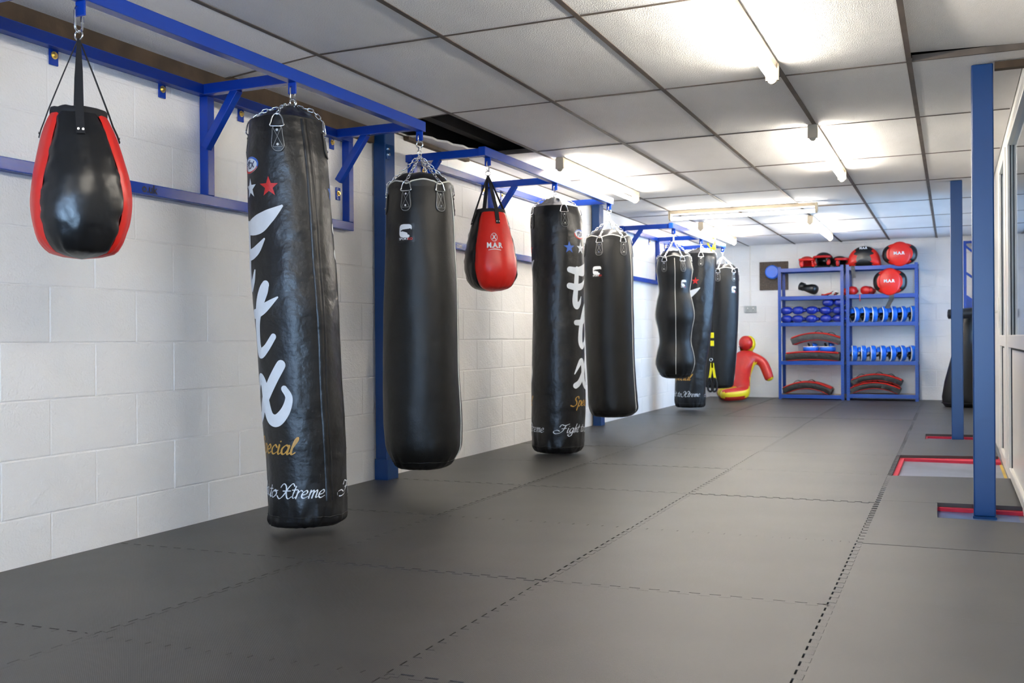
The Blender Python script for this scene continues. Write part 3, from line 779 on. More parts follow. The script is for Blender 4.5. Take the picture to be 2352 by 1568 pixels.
def piped_bag(label, i, prof, pads, rimz, apex_z, canopy_z, pipes, patch, seed, logo=None, ax=None, bodymat='vinyl2', group=None, swivel=True):
    ax, ay = (BX, YT[i]) if ax is None else ax
    S = Surf(ax, ay, prof, seed=seed, wr=.003, top_pleat=.003, bot_pleat=.010); S.tpn = len(pads); S.tpa = pads[0]
    t = thing('heavy_bag', label, 'punch bag', (ax, ay, S.z0), group=group)
    body = build('body', body_mesh(S), bodymat, t, smooth=True)
    # canopy (dark lining rising to the chains)
    off, r_ = S.r(S.z1); mb = MB(); rings = []
    for f, dz_ in ((.985, -.012), (.93, .016), (.82, .042), (.66, (canopy_z-S.z1)*.85), (.45, (canopy_z-S.z1)*.97), (.2, canopy_z-S.z1), (.02, canopy_z-S.z1)):
        rings.append([S.c+S.E*off+(S.pt(360*k/48, S.z1)-S.c-S.E*off-V((0, 0, S.z1)))*f+V((0, 0, S.z1+dz_+.006*cos(radians(360*k/48-pads[0])*len(pads)+pi)*f)) for k in range(48)])
    mb.loft(rings, cap0=False); build('top_cover', mb, 'panel', t, smooth=True)
    # wavy white piping round the rim
    nP = len(pads); pts = []
    for k in range(72):
        d = 360*k/72; w_ = cos(radians(d-pads[0])*nP)
        p = S.pt(d, S.z1, .003); p.z = rimz+.004-.016*max(0, w_)**3+.008*max(0, -w_)
        pts.append(p)
    mb = MB(); mb.tube(pts, .0042, 6, closed=True); build('piping', mb, 'piping', t, smooth=True, label='cream rim piping')
    # sleeve between body top and piping
    mb = MB(); rows = [[S.pt(360*k/72, S.z1-.02, .0015) for k in range(72)], [q.copy() for q in pts]]
    mb.loft(rows, cap0=False, cap1=False); build('rim', mb, bodymat, t, smooth=True)
    for d in pipes:
        zz = [S.z0+.05+(S.z1-S.z0-.05)*q/40 for q in range(41)]
        mb = MB(); mb.tube([S.pt(d, z, .0005) for z in zz], .0035, 6); build('piping', mb, 'piping', t, smooth=True, label='cream seam piping')
    # bottom seam
    mb = MB(); mb.tube([S.pt(360*k/72, S.z0+.045+.006*noise.noise(V((k*.3, seed, 0))), .0002) for k in range(72)], .0022, 5, closed=True); build('bottom_seam', mb, bodymat, t, smooth=True)
    ap = S.c+V((0, 0, apex_z))
    snap_hook(t, S.c+V((0, 0, BZ-.030)), S.c+V((0, 0, apex_z+.062)), name='snap_hook')
    ring(t, S.c+V((0, 0, apex_z+.048)), .02, name='swivel_ring'); 
    mb = MB(); mb.cyl(ap+V((0, 0, .012)), ap+V((0, 0, .034)), .008, 10); build('swivel', mb, 'chrome', t, smooth=True, angle=40)
    ring(t, ap, .019, name='chain_ring', axis='x')
    for q, d in enumerate(pads):
        tip = strap_patch(S, t, d, patch)
        a = ap+V((0, 0, -.014))+(tip-ap)*.02
        chain(t, a, tip)
    if logo: sport_logo(S, body, *logo)
    return t, S
def sport_logo(S, body, deg, z, s):
    """square white boxer emblem on a black label, with the maker's word under it"""
    f = 1/(radians(1)*R0)
    mb = MB(); vs = []; W_, H_ = .82*s, .88*s
    g = [[S.pt(deg+(x/4-1)*W_*f, z-.12*s+(y/4-1)*H_, .0012) for x in range(9)] for y in range(9)]
    mb.add([p for r in g for p in r], [(i*9+k, i*9+k+1, (i+1)*9+k+1, (i+1)*9+k) for i in range(8) for k in range(8)])
    lab = build('label', mb, 'panel', body)
    mb = MB()
    def L(pts, w): stroke(S, [(deg+x*s*f, z+y*s, w*s) for x, y in pts], out=.0022, per=3, mb=mb) if False else stroke(S, [(deg+x*s*f, z+y*s, w*s) for x, y in pts], out=.0022, per=3, mb=mb)
    # rounded C-shaped emblem
    def st(pts, w, m_): stroke(S, [(deg+x*s*f, z+y*s, w*s) for x, y in pts], out=.0022, per=4, mb=m_)
    m1 = MB()
    st([(.45, .28), (.42, .48), (.2, .52), (-.3, .52), (-.46, .4), (-.48, .1), (-.48, -.2), (-.4, -.38), (-.1, -.42), (.25, -.42)], .26, m1)
    st([(-.35, .3), (.3, .36)], .26, m1); st([(-.35, -.12), (-.1, -.2), (.05, -.25)], .3, m1)
    build('emblem', m1, 'print', lab)
    m2 = MB()
    stroke(S, [(deg+x*s*f, z+y*s, w*s) for x, y, w in ((-.42, .05, .12), (-.1, .06, .05), (.25, .10, .08), (.42, .18, .17))], out=.0030, per=4, mb=m2)
    stroke(S, [(deg+x*s*f, z+y*s, w*s) for x, y, w in ((.22, .0, .12), (.3, -.18, .1), (.52, -.3, .12))], out=.0030, per=4, mb=m2)
    build('boxer_mark', m2, 'ink', lab)
    for body_, cx_, mm in (('SPORT', -.17, 'print'), ('KO', .42, 'redprint')):
        vs, fs = text_mesh(body_, .30*s, bold=.006*s)
        m3 = MB(); m3.add([S.pt(deg+(cx_*s+p.x)*f, z-.78*s+p.y, .0022) for p in vs], fs); build('wordmark', m3, mm, lab)

def ftx_bag(label, i, prof, th0, pads, seed, top, flap=None):
    ax, ay = BX, YT[i]
    S = Surf(ax, ay, prof, seed=seed, wr=.0045, top_pleat=.006, bot_pleat=.012); S.tpn = 4; S.tpa = pads[0]
    t = thing('heavy_bag', label, 'punch bag', (ax, ay, S.z0))
    body = build('body', body_mesh(S, n=72), 'vinyl', t, smooth=True)
    # gathered tent-like top
    off, r_ = S.r(S.z1); rings = []
    ctr = S.c+S.E*off; tip = S.c+V((0, 0, top))
    for f, h_ in ((1.0, 0), (.93, .06), (.8, .22), (.6, .46), (.38, .72), (.18, .93), (.03, 1.0)):
        rg = []
        for k in range(72):
            d = 360*k/72; base = S.pt(d, S.z1)
            c_ = ctr.lerp(tip, h_); c_.z = S.z1+(top-S.z1)*h_
            v = base-ctr-V((0, 0, S.z1))
            q = c_+v*f*(1+.05*cos(radians(d-pads[0])*4)*(1-f))
            q.z += .012*noise.noise(V((cos(radians(d))*3+seed, sin(radians(d))*3, f*4)))*min(1, h_*4)
            rg.append(q)
        rings.append(rg)
    mb = MB(); mb.loft(rings, cap0=False); build('gathered_top', mb, 'vinyl', t, smooth=True)
    ftx_art(S, t, body, th0)
    if flap is not None:
        mb = MB(); rows = []
        for q in range(60):
            z = S.z0+.12+(S.z1-S.z0-.13)*q/59
            rows.append([S.pt(flap+dx, z, h_+.0012*noise.noise(V((dx, z*22, 3)))) for dx, h_ in ((-9.5, -.001), (-9, .0030), (-5, .0048), (-.8, .0045), (0, -.0055), (.9, .0035), (4, .0005), (5, -.001))])
        mb.add([p for r in rows for p in r], [(a*8+k, a*8+k+1, (a+1)*8+k+1, (a+1)*8+k) for a in range(59) for k in range(7)])
        build('seam_flap', mb, 'vinyl', t, smooth=True, label='raised vertical seam flap')
    mb = MB(); mb.tube([S.pt(360*k/72, S.z0+.05+.01*noise.noise(V((k*.25, seed, 0))), .0004) for k in range(72)], .0024, 5, closed=True); build('bottom_seam', mb, 'vinyl', t, smooth=True)
    ap = S.c+V((0, 0, 1.957))
    snap_hook(t, S.c+V((0, 0, BZ-.030)), S.c+V((0, 0, 1.966)), name='snap_hook')
    ring(t, ap, .018, name='chain_ring', axis='x')
    ring(t, ap+V((.012, -.012, -.006)), .017, name='chain_ring', axis='y')
    for d in pads:
        tip2 = strap_patch(S, t, d, S.z1-.055)
        mid = S.pt(d, S.z1-.005, .012); 
        k1 = ap+V((0, 0, -.012)); mid2 = mid.lerp(k1, .35); mid2.z = max(mid2.z, S.z1+(top-S.z1)*.5+.012)
        chain(t, k1, mid2); chain(t, mid2, tip2)
    return t, S

# bag 1: the long one nearest on the left
B1 = [(.040, .150, .040), (.055, .172, .058), (.059, .178, .09), (.057, .180, .158), (.049, .181, .363), (.03, .184, .649), (.02, .189, .898), (.009, .192, 1.075), (-.002, .188, 1.278), (-.012, .185, 1.475), (-.024, .178, 1.699), (-.030, .166, 1.80), (-.033, .158, 1.866)]
ftx_bag('nearest tall black heavy bag almost touching the floor, white lettering and red star', 1, B1, -63, [-12, 78, 168, 258], 3, 1.945, flap=34)
B3 = [(.017, .155, .020), (.018, .18, .042), (.017, .196, .107), (.018, .204, .457), (.02, .2, .75), (.023, .195, 1.063), (.023, .193, 1.423), (.015, .193, 1.673), (.010, .186, 1.79), (.008, .170, 1.865)]
ftx_bag('tall black heavy bag with blue star and white letters, hung past the small red bag', 4, B3, 60, [18, 108, 198, 288], 11, 1.945)
B6 = [(-.145, .15, .045), (-.146, .172, .07), (-.147, .185, .14), (-.143, .185, .239), (-.128, .182, .512), (-.10, .184, .75), (-.075, .185, .978), (-.033, .188, 1.5), (-.013, .184, 1.792), (-.012, .166, 1.885)]
ftx_bag('long black heavy bag leaning left behind the wavy bag, red star near its top', 7, B6, -46, [3, 93, 183, 273], 23, 1.955)
# piped bags
B2 = [(.0, .12, .150), (.004, .155, .165), (.008, .18, .20), (.011, .212, .262), (.008, .220, .35), (.006, .222, .444), (.001, .218, .681), (.002, .214, .9), (.003, .208, 1.151), (.001, .198, 1.38), (.001, .191, 1.564), (.001, .183, 1.66), (.002, .173, 1.735)]
piped_bag('large plain black heavy bag with cream piping and square white emblem, second from the left', 2, B2, [-24+60*k for k in range(6)], 1.742, 1.928, 1.808, [75, -105], 1.688, 5, logo=(-24, 1.465, .060))
B4 = [(.012, .14, .190), (.018, .175, .205), (.025, .205, .245), (.022, .214, .30), (.018, .215, .38), (.002, .213, .679), (-.003, .214, .9), (-.005, .215, 1.091), (-.008, .217, 1.474), (-.008, .205, 1.65), (-.007, .188, 1.745)]
piped_bag('black heavy bag with cream piping and worn scuffed base, beside the blue star bag', 5, B4, [-22+60*k for k in range(6)], 1.752, 1.935, 1.825, [66, -114], 1.698, 8, logo=(-27, 1.455, .060))
B5 = [(.01, .09, .44), (.01, .145, .462), (.008, .185, .52), (.007, .21, .605), (.009, .195, .72), (.011, .170, .832), (.010, .185, .97), (.009, .212, 1.115), (.007, .19, 1.27), (.006, .166, 1.373), (.006, .18, 1.49), (.006, .195, 1.599), (.003, .185, 1.68), (.001, .170, 1.735)]
piped_bag('short wavy black body-shaped bag with cream seam down the middle', 6, B5, [-32+60*k for k in range(6)], 1.742, 1.945, 1.815, [2, 77, -77, 180], 1.690, 13, logo=(34, 1.455, .056))
B7 = [(-.07, .13, .215), (-.069, .18, .24), (-.067, .2, .30), (-.039, .202, .602), (-.014, .202, .985), (-.005, .203, 1.3), (.002, .202, 1.62), (.002, .196, 1.72), (.003, .188, 1.765)]
piped_bag('farthest black heavy bag with white emblem, hanging just in front of the red dummy', 8, B7, [-18+60*k for k in range(6)], 1.772, 1.955, 1.84, [95, -85], 1.715, 17, logo=(44, 1.50, .056))

# ---- teardrop bags
def teardrop(label, ax, ay, prof, cdeg, colf, cols, rz, apex, seed, emblem=False, hb=60, ht=60):
    S = Surf(ax, ay, prof, seed=seed, wr=.0025, bot_pleat=.004)
    t = thing('teardrop_bag', label, 'punch bag', (ax, ay, S.z0))
    names = {'panel': 'black_panel', 'red': 'red_panel'}
    n = 24
    zs = [S.z0+(S.z1-S.z0)*q/44 for q in range(45)]
    for qi, mm in enumerate((colf, cols, colf, cols)):
        mid_ = cdeg+90*qi; rows = []; half = hb if qi % 2 == 0 else 90-hb; a0, a1 = mid_-half, mid_+half
        off0, r0 = S.r(S.z0); cb = S.c+S.E*off0+V((0, 0, S.z0-.008))
        for f in (.02, .5): rows.append([cb.lerp(S.pt(a0+(a1-a0)*k/n, zs[0]), f) for k in range(n+1)])
        for z in zs:
            rg = []; q_ = (z-S.z0)/(S.z1-S.z0); H2 = hb+(ht-hb)*max(0, q_-.35)/.65; half = H2 if qi % 2 == 0 else 90-H2; a0, a1 = mid_-half, mid_+half
            for k in range(n+1):
                d = a0+(a1-a0)*k/n; e_ = 1-abs(d-mid_)/half
                puck = -.006*max(0, 1-e_*7)                     # pinched seams
                ruck = .006*noise.noise(V((z*26, d*.02, seed)))*max(0, 1-e_*2.0)*2 if mm == 'panel' else .002*noise.noise(V((z*20, d*.02, seed)))*max(0, 1-e_*2.4)*2
                rg.append(S.pt(d, z, puck+ruck))
            rows.append(rg)
        mb = MB(); mb.loft(rows, cap0=False, cap1=False, closed=False)
        build(names[mm], mb, mm, t, smooth=True)
    # black rim collar and opening
    off, r_ = S.r(S.z1); rows = []
    for dr, dz_ in ((.001, -.012), (.004, .0), (.004, .014), (-.006, .018), (-.02, .010)):
        rows.append([S.pt(360*k/48, S.z1, dr)+V((0, 0, dz_+.004*noise.noise(V((k*.4, seed, 1))))) for k in range(48)])
    mb = MB(); mb.loft(rows, cap0=False, cap1=True); build('rim', mb, 'web', t, smooth=True)
    top = S.c+V((0, 0, apex))
    for q in range(4):
        d = cdeg+90*q
        low = S.pt(d, S.z1-.085, .003); edge = S.pt(d, S.z1, .006); edge.z += .012
        a = radians(d); tg = S.E*cos(a)-S.N*sin(a); w = .0135
        ins = (S.E*sin(a)+S.N*cos(a))
        pts = [top+V((0, 0, -.004)), top.lerp(edge, .5), edge, S.pt(d, S.z1-.03, .004), S.pt(d, S.z1-.06, .004), low]
        ws = [.006, .012, w, w, w, w]
        rows = []
        for p, ww in zip(pts, ws): rows.append([p-tg*ww, p+tg*ww, p+tg*ww+ins*.003, p-tg*ww+ins*.003])
        mb = MB(); mb.loft(rows); s_ = build('strap', mb, 'web', t)
        for e_ in (-.0075, .0075):
            mb = MB(); c_ = S.pt(d, S.z1-.07, .007)+tg*e_; mb.cyl(c_, c_+ins*.003, .0036, 8)
            build('rivet', mb, 'chrome', s_)
    snap_hook(t, S.c+V((0, 0, BZ-.030)), S.c+V((0, 0, apex+.02)), name='snap_hook')
    ring(t, top+V((0, 0, .008)), .018, .0028, name='d_ring', sc=.9)
    if emblem:
        f = 1/(radians(1)*R0); z0 = 1.52; d0 = cdeg-14
        mb = MB(); stroke(S, [(d0+.026*cos(a)*f, z0+.026*sin(a), .003) for a in [2*pi*q/16 for q in range(17)]], out=.0035, per=1, mb=mb)
        stroke(S, [(d0-.012*f, z0-.012, .007), (d0+.012*f, z0+.014, .005)], out=.0035, per=3, mb=mb); stroke(S, [(d0-.010*f, z0+.015, .005), (d0, z0, .007), (d0+.012*f, z0-.014, .005)], out=.0035, per=3, mb=mb)
        stroke(S, [(d0-.045*f, z0-.083, .003), (d0, z0-.077, .004), (d0+.045*f, z0-.083, .003)], out=.0035, per=4, mb=mb)
        vs, fs = text_mesh('M.A.R', .047, bold=.0015); mb.add([S.pt(d0+p.x*f, z0-.068+p.y, .0035) for p in vs], fs)
        build('emblem', mb, 'print', t)
    return t
T1 = [(.004, .062, 1.166), (.004, .09, 1.172), (.003, .112, 1.185), (.001, .134, 1.215), (.001, .147, 1.250), (.003, .157, 1.29), (.005, .164, 1.352), (.006, .158, 1.423), (.004, .144, 1.489), (.0, .122, 1.576), (-.003, .101, 1.631), (-.003, .088, 1.655)]
teardrop('black and red teardrop bag, leftmost and nearest, hung by four black straps', -2.755, 2.52, T1, 2, 'panel', 'red', 1.65, 1.925, 2, hb=55, ht=45)
T2 = [(.019, .065, 1.188), (.019, .097, 1.196), (.018, .125, 1.212), (.017, .147, 1.238), (.017, .169, 1.292), (.014, .174, 1.348), (.011, .163, 1.447), (.010, .138, 1.559), (.011, .110, 1.657), (.012, .092, 1.695)]
teardrop('smaller red and black teardrop bag with a white emblem on its red front', BX, YT[3], T2, 24, 'red', 'panel', 1.69, 1.94, 6, emblem=True)

# ================================================================= LIGHTS
def light(label, a, b, drop=.055, group=None):
    """batten fitting: a,b = (x,y) ends"""
    A, B = V((a[0], a[1], 0)), V((b[0], b[1], 0)); d = (B-A).normalized(); L = (B-A).length; n = V((-d.y, d.x, 0))
    t = thing('fluorescent_light', label, 'ceiling light', ((A+B)/2).to_tuple()[:2]+(H-.003,))
    mb = MB(); z = H-.003
    sec = [(-.026, 0), (.026, 0), (.024, -.036), (.012, -.042), (-.012, -.042), (-.024, -.036)]
    rows = [[p+n*x_+V((0, 0, z+y_)) for x_, y_ in sec] for p in (A, B)]
    mb.loft(rows); build('housing', mb, 'tubebody', t)
    zt = z-.082
    for p, s in ((A, 1), (B, -1)):
        mb = MB(); q = p+d*(s*.012)
        mb.box(q+V((0, 0, z-.045)), (.062, .026, .082), rz=atan2(d.y, d.x)-pi/2); mb.cyl(q+d*(-s*.009)+V((0, 0, zt)), q+d*(s*.012)+V((0, 0, zt)), .022, 14)
        build('lamp_holder', mb, 'holder', t)
    mb = MB(); mb.tube([A+d*.026+V((0, 0, zt)), B-d*.026+V((0, 0, zt))], .0165, 10); build('tube', mb, 'tube', t, smooth=True, angle=50, label='lit fluorescent tube')
    return t
light('nearest fluorescent batten light, brightest, running off the top of the frame', (-.80, 3.10), (-.80, 4.98))
light('second fluorescent batten along the same ceiling bar, right of centre', (-.80, 6.50), (-.80, 8.35))
light('fluorescent batten beside the middle bag rack, with a bent end bracket', (-2.655, 6.85), (-2.655, 8.80))
light('fluorescent batten running crosswise in front of the farther lights', (-2.74, 10.28), (-1.22, 10.28))
light('fluorescent batten over the farthest bag rack', (-2.665, 11.4), (-2.665, 13.35))
light('short-looking fluorescent batten in line with the shelves, nearest the back wall', (-1.43, 11.35), (-1.43, 13.35))
light('fluorescent batten over the camera position, out of frame', (-.80, .35), (-.80, 2.2))
light('fluorescent batten behind the camera near the shutter doorway', (-1.43, -2.3), (-1.43, -.45))

# ================================================================= SHELVING
SY0, SY1 = 14.30, 14.70
def post_mesh(h_):
    mb = MB(); w, t_ = .035, .0025
    mb.bbox((0, 0, 0), (w, t_, h_)); mb.bbox((0, 0, 0), (t_, w, h_))
    return mb
def shelving(label, x0, x1, levels, top):
    t = thing('shelving_unit', label, 'shelves', ((x0+x1)/2, (SY0+SY1)/2, 0))
    for sx, X in ((1, x0), (-1, x1)):
        for sy, Y in ((1, SY0), (-1, SY1)):
            mb = MB(); mb.bbox((X, Y, 0), (X+sx*.042, Y+sy*.003, top)); mb.bbox((X, Y, 0), (X+sx*.003, Y+sy*.04, top))
            p = build('upright', mb, 'shelfblue', t)
            if sy > 0:
                mb = MB(); z = .04
                while z < top-.02:
                    mb.bbox((X+sx*.014, Y-.0012, z), (X+sx*.026, Y, z+.018)); z += .038
                o = build('slot_row', mb, 'navy', p)
    for z in levels:
        mb = MB()
        mb.bbox((x0+.003, SY0-.004, z-.048), (x1-.003, SY0, z+.004)); mb.bbox((x0+.003, SY0, z-.012), (x1-.003, SY0+.02, z-.010))
        mb.bbox((x0+.003, SY1-.003, z-.045), (x1-.003, SY1, z)); mb.bbox((x0+.003, SY0+.003, z-.045), (x0+.006, SY1-.003, z)); mb.bbox((x1-.006, SY0+.003, z-.045), (x1-.003, SY1-.003, z))
        b_ = build('shelf_beam', mb, 'shelfblue', t, bevel=.001)
        mb = MB(); mb.bbox((x0+.008, SY0+.001, z-.009), (x1-.008, SY1-.004, z)); build('shelf_board', mb, 'chip', t)
    return t
LZ = [.065, .535, 1.075, 1.445, 1.838]
shelving('left blue steel shelving bay against the back wall, with navy gloves on it', -2.245, -1.362, LZ, 1.868)
RZ = [.085, .535, 1.070, 1.450, 1.838]
shelving('right blue steel shelving bay against the back wall, with rows of round blue mitts', -1.330, -.412, RZ, 1.866)

# ---- boxing gloves
def glove_proto(m='glovblue', cuffm='cuff'):
    root = thing('boxing_glove', 'x', 'boxing glove')
    mb = MB(); rings = []
    for y, w, h_, zc in ((0, .01, .01, .05), (.008, .045, .035, .053), (.028, .070, .051, .054), (.07, .080, .056, .056), (.11, .078, .053, .054), (.16, .062, .043, .047), (.20, .047, .038, .043), (.225, .045, .037, .042)):
        rings.append([V((w*abs(cos(a))**.85*(1 if cos(a) > 0 else -1), y, zc+h_*abs(sin(a))**.85*(1 if sin(a) > 0 else -1))) for a in [2*pi*k/18 for k in range(18)]])
    mb.loft(rings); build('fist', mb, m, root, world=False, smooth=True)
    mb = MB(); mb.tube([(.055, .15, .05), (.088, .12, .054), (.092, .08, .052), (.078, .045, .05)], [.018, .026, .026, .018], 10); build('thumb', mb, m, root, world=False, smooth=True)
    mb = MB(); rings = []
    for y, w, h_ in ((.218, .046, .038), (.222, .052, .044), (.29, .055, .046), (.294, .05, .042)):
        rings.append([V((w*cos(a), y, .044+h_*sin(a))) for a in [2*pi*k/18 for k in range(18)]])
    mb.loft(rings); build('cuff', mb, cuffm, root, world=False, smooth=True)
    return root
GLP = None
gx = [-2.150, -1.986, -1.795, -1.606, -1.435]
rown = ['bottom row', 'second row', 'top row']; ordn = ['leftmost', 'second from left', 'middle', 'fourth from left', 'rightmost']
first = True
def place_glove(x, z, rz, label, group, tilt=0):
    global GLP
    if GLP is None: GLP = glove_proto(); o = GLP
    else: o = copy_tree(GLP)
    o.location = (x, SY0+.03, z); o.rotation_euler = (tilt, 0, rz); o['label'] = label; o['group'] = group
    return o
GG = 'navy boxing gloves stacked on the left shelving bay'
zb = LZ[2]
for r_ in range(2):
    for c_ in range(5):
        place_glove(gx[c_], zb+.0005+r_*.110, random.uniform(-.12, .12), f'shiny navy boxing glove, {ordn[c_]} in the {rown[r_]} of the stack', GG, tilt=0 if r_ == 0 else (.17 if c_ < 3 else .02))
place_glove(-1.573, zb+.222, .05, 'shiny navy boxing glove, left of the two topmost on the stack', GG, .02)
place_glove(-1.425, zb+.222, -.05, 'shiny navy boxing glove, topmost of the stack beside the middle upright', GG, .02)

# ---- round focus mitts standing on edge
def mitt_proto():
    root = thing('focus_mitt', 'x', 'focus mitt')
    R_, T_ = .108, .05
    def lathe(prof, n=28):
        mb = MB(); rings = [[V((x_, r_*cos(2*pi*k/n), R_+r_*sin(2*pi*k/n))) for k in range(n)] for x_, r_ in prof]; mb.loft(rings); return mb
    build('pad', lathe([(0, .085), (.0, .10), (.006, R_), (.050, R_), (.064, .098), (.072, .06), (.073, .01)]), 'mittblue', root, world=False, smooth=True, angle=60)
    mb = MB(); mb.tube([(.0, (R_-.004)*cos(a), R_+(R_-.004)*sin(a)) for a in [2*pi*k/32 for k in range(32)]], .0065, 8, closed=True); build('piping', mb, 'cuff', root, world=False, smooth=True, label='white stitched edge')
    # hand pocket: hooped shell behind the pad
    mb = MB(); rows = []
    for q in range(13):
        a = pi*.08+pi*.84*q/12
        rows.append([V((-.002, .095*cos(a), R_+.095*sin(a)*.96)), V((-.035, .09*cos(a), R_+.088*sin(a))), V((-.055, .06*cos(a), R_+.055*sin(a))), V((-.050, .054*cos(a), R_+.048*sin(a))), V((-.03, .082*cos(a), R_+.080*sin(a))), V((-.002, .088*cos(a), R_+.088*sin(a)))])
    mb.loft(rows); build('hand_pocket', mb, 'mittblue', root, world=False, smooth=True)
    build('palm', lathe([(-.004, .01), (-.004, .08), (0, .084)], 20), 'web', root, world=False)
    mb = MB(); mb.tube([(-.002, -.07, R_-.02), (-.045, -.03, R_-.035), (-.045, .03, R_-.035), (-.002, .07, R_-.02)], .012, 8); build('wrist_strap', mb, 'web', root, world=False, smooth=True)
    return root
MP = None
def place_mitt(x, y, z, rot, label, group):
    global MP
    if MP is None: MP = mitt_proto(); o = MP
    else: o = copy_tree(MP)
    o.location = (x, y, z); o.rotation_euler = rot; o['label'] = label; o['group'] = group; return o
on7 = ['leftmost', 'second from left', 'third from left', 'middle', 'third from right', 'second from right', 'rightmost']
for c_, x in enumerate([-1.238, -1.107, -.992, -.866, -.743, -.626, -.500]):
    nm = ['leftmost', 'second from the left', 'third from the left', 'fourth and middle', 'fifth from the left', 'sixth from the left', 'rightmost'][c_]
    place_mitt(x-.018, SY0+.14, RZ[2]+.001, (0, 0, radians([26, 20, 14, 20, 15, 22, 14][c_])), f'round blue focus mitt standing on edge, {nm} of the upper row', 'round blue mitts on the upper shelf of the right bay')
for c_, x in enumerate([-1.251, -1.135, -1.010, -.884, -.761, -.634, -.506]):
    nm = ['leftmost', 'second from the left', 'third from the left', 'fourth and middle', 'fifth from the left', 'sixth from the left', 'rightmost'][c_]
    place_mitt(x-.018, SY0+.14, RZ[1]+.001, (0, 0, radians([8, 11, 10, 12, 16, 20, 16][c_])), f'round blue focus mitt standing on edge, {nm} of the lower row', 'round blue mitts on the lower shelf of the right bay')

# ---- curved kick shields
def shield(label, x0, x1, z0, th, arch, y=SY0+.01, dep=.30, m='shield', handles=(.4, .65), tilt=0, group='curved kick shields on the shelves', seed=0):
    L = x1-x0; xc = (x0+x1)/2
    t = thing('kick_shield', label, 'kick shield', (xc, y+dep/2, z0), group=group)
    def curve(u, w):   # u -1..1 along, w 0..1 through thickness
        zz = arch*(1-u*u); dzdx = -2*arch*u/(L/2); nl = sqrt(1+dzdx*dzdx)
        return V((xc+u*L/2*.97-dzdx/nl*th*w*.9, 0, z0+zz+th*w/nl+tilt*u))
    n = 22; mb = MB(); rings = []
    for i in range(n+1):
        u = -1+2*i/n; sq = 1 if 0 < i < n else .86
        a, b_ = curve(u, 0), curve(u, 1); c_ = (a+b_)/2; a = c_+(a-c_)*sq; b_ = c_+(b_-c_)*sq
        k = .006*noise.noise(V((u*6+seed, 0, 1)))
        ys = [y+.010+k, y+k, y+k, y+.010, y+dep-.01, y+dep, y+dep, y+dep-.01]
        ps = [a, a.lerp(b_, .10), a.lerp(b_, .80), b_, b_, a.lerp(b_, .80), a.lerp(b_, .10), a]
        rings.append([V((p.x, yy, p.z+.003*noise.noise(V((u*9+seed, q, 0))))) for q, (p, yy) in enumerate(zip(ps, ys))])
    mb.loft(rings); build('body', mb, m, t, smooth=True, angle=50)
    for nm, w0, w1 in (('red_face', .82, 1.06), ('red_back', -.03, .09)):
        mb = MB(); rings = []
        for i in range(n-1):
            u = -.95+1.9*i/(n-2); a, b_ = curve(u, w0), curve(u, w1)
            if nm == 'red_back': a.z = max(a.z, z0)
            rings.append([V((a.x, y+.008, a.z)), V((a.x, y+dep-.008, a.z)), V((b_.x, y+dep-.02, b_.z)), V((b_.x, y+.008, b_.z)), V(((a.x+b_.x)/2, y-.006, (a.z+b_.z)/2))])
        mb.loft(rings); build(nm, mb, 'shieldred', t, smooth=True, angle=50)
    for hx in handles:
        u = -1+2*hx; mb = MB()
        rings = []
        for q in range(7):
            uu = u-.14+.28*q/6; p = curve(uu, 1.06); hgt = .022*sin(pi*q/6)
            rings.append([V((p.x, y+.05, p.z+hgt-.001)), V((p.x, y+.12, p.z+hgt-.001)), V((p.x, y+.12, p.z+hgt+.005)), V((p.x, y+.05, p.z+hgt+.005))])
        mb.loft(rings); build('handle', mb, 'web', t)
    return t
shield('curved grey and red kick shield lying alone on the bottom shelf of the left bay', -2.17, -1.55, LZ[0]+.001, .098, .085, handles=(.3, .58), m='shield', seed=1, tilt=-.004)
shield('lower of two curved black and red kick shields on the bottom right shelf', -1.278, -.655, RZ[0]+.001, .085, .078, handles=(.5, .78), seed=2)
shield('upper of two curved black and red kick shields on the bottom right shelf', -1.262, -.632, RZ[0]+.113, .085, .078, handles=(.2, .55, .78), seed=3)
# left bay level 2 stack: flat shield, two mitts, arched shield on top
shield('wide black kick shield with red top, under the two lying mitts', -2.158, -1.42, LZ[1]+.001, .115, .022, m='shield', handles=(), seed=4)
for x, l_ in ((-1.815, 'left of two round blue mitts lying flat on the wide black kick shield'), (-1.590, 'right of two round blue mitts lying flat on the wide black kick shield')):
    o = place_mitt(x, SY0+.02, LZ[1]+.205, (0, radians(90), radians(10)), l_, 'two blue mitts lying flat'); o.location = (x-.108, SY0+.12, LZ[1]+.203); 
shield('arched grey kick shield on top of the mitt stack, red lining showing', -2.06, -1.42, LZ[1]+.225, .105, .07, m='shieldg', handles=(.55, .8), seed=5, dep=.28)

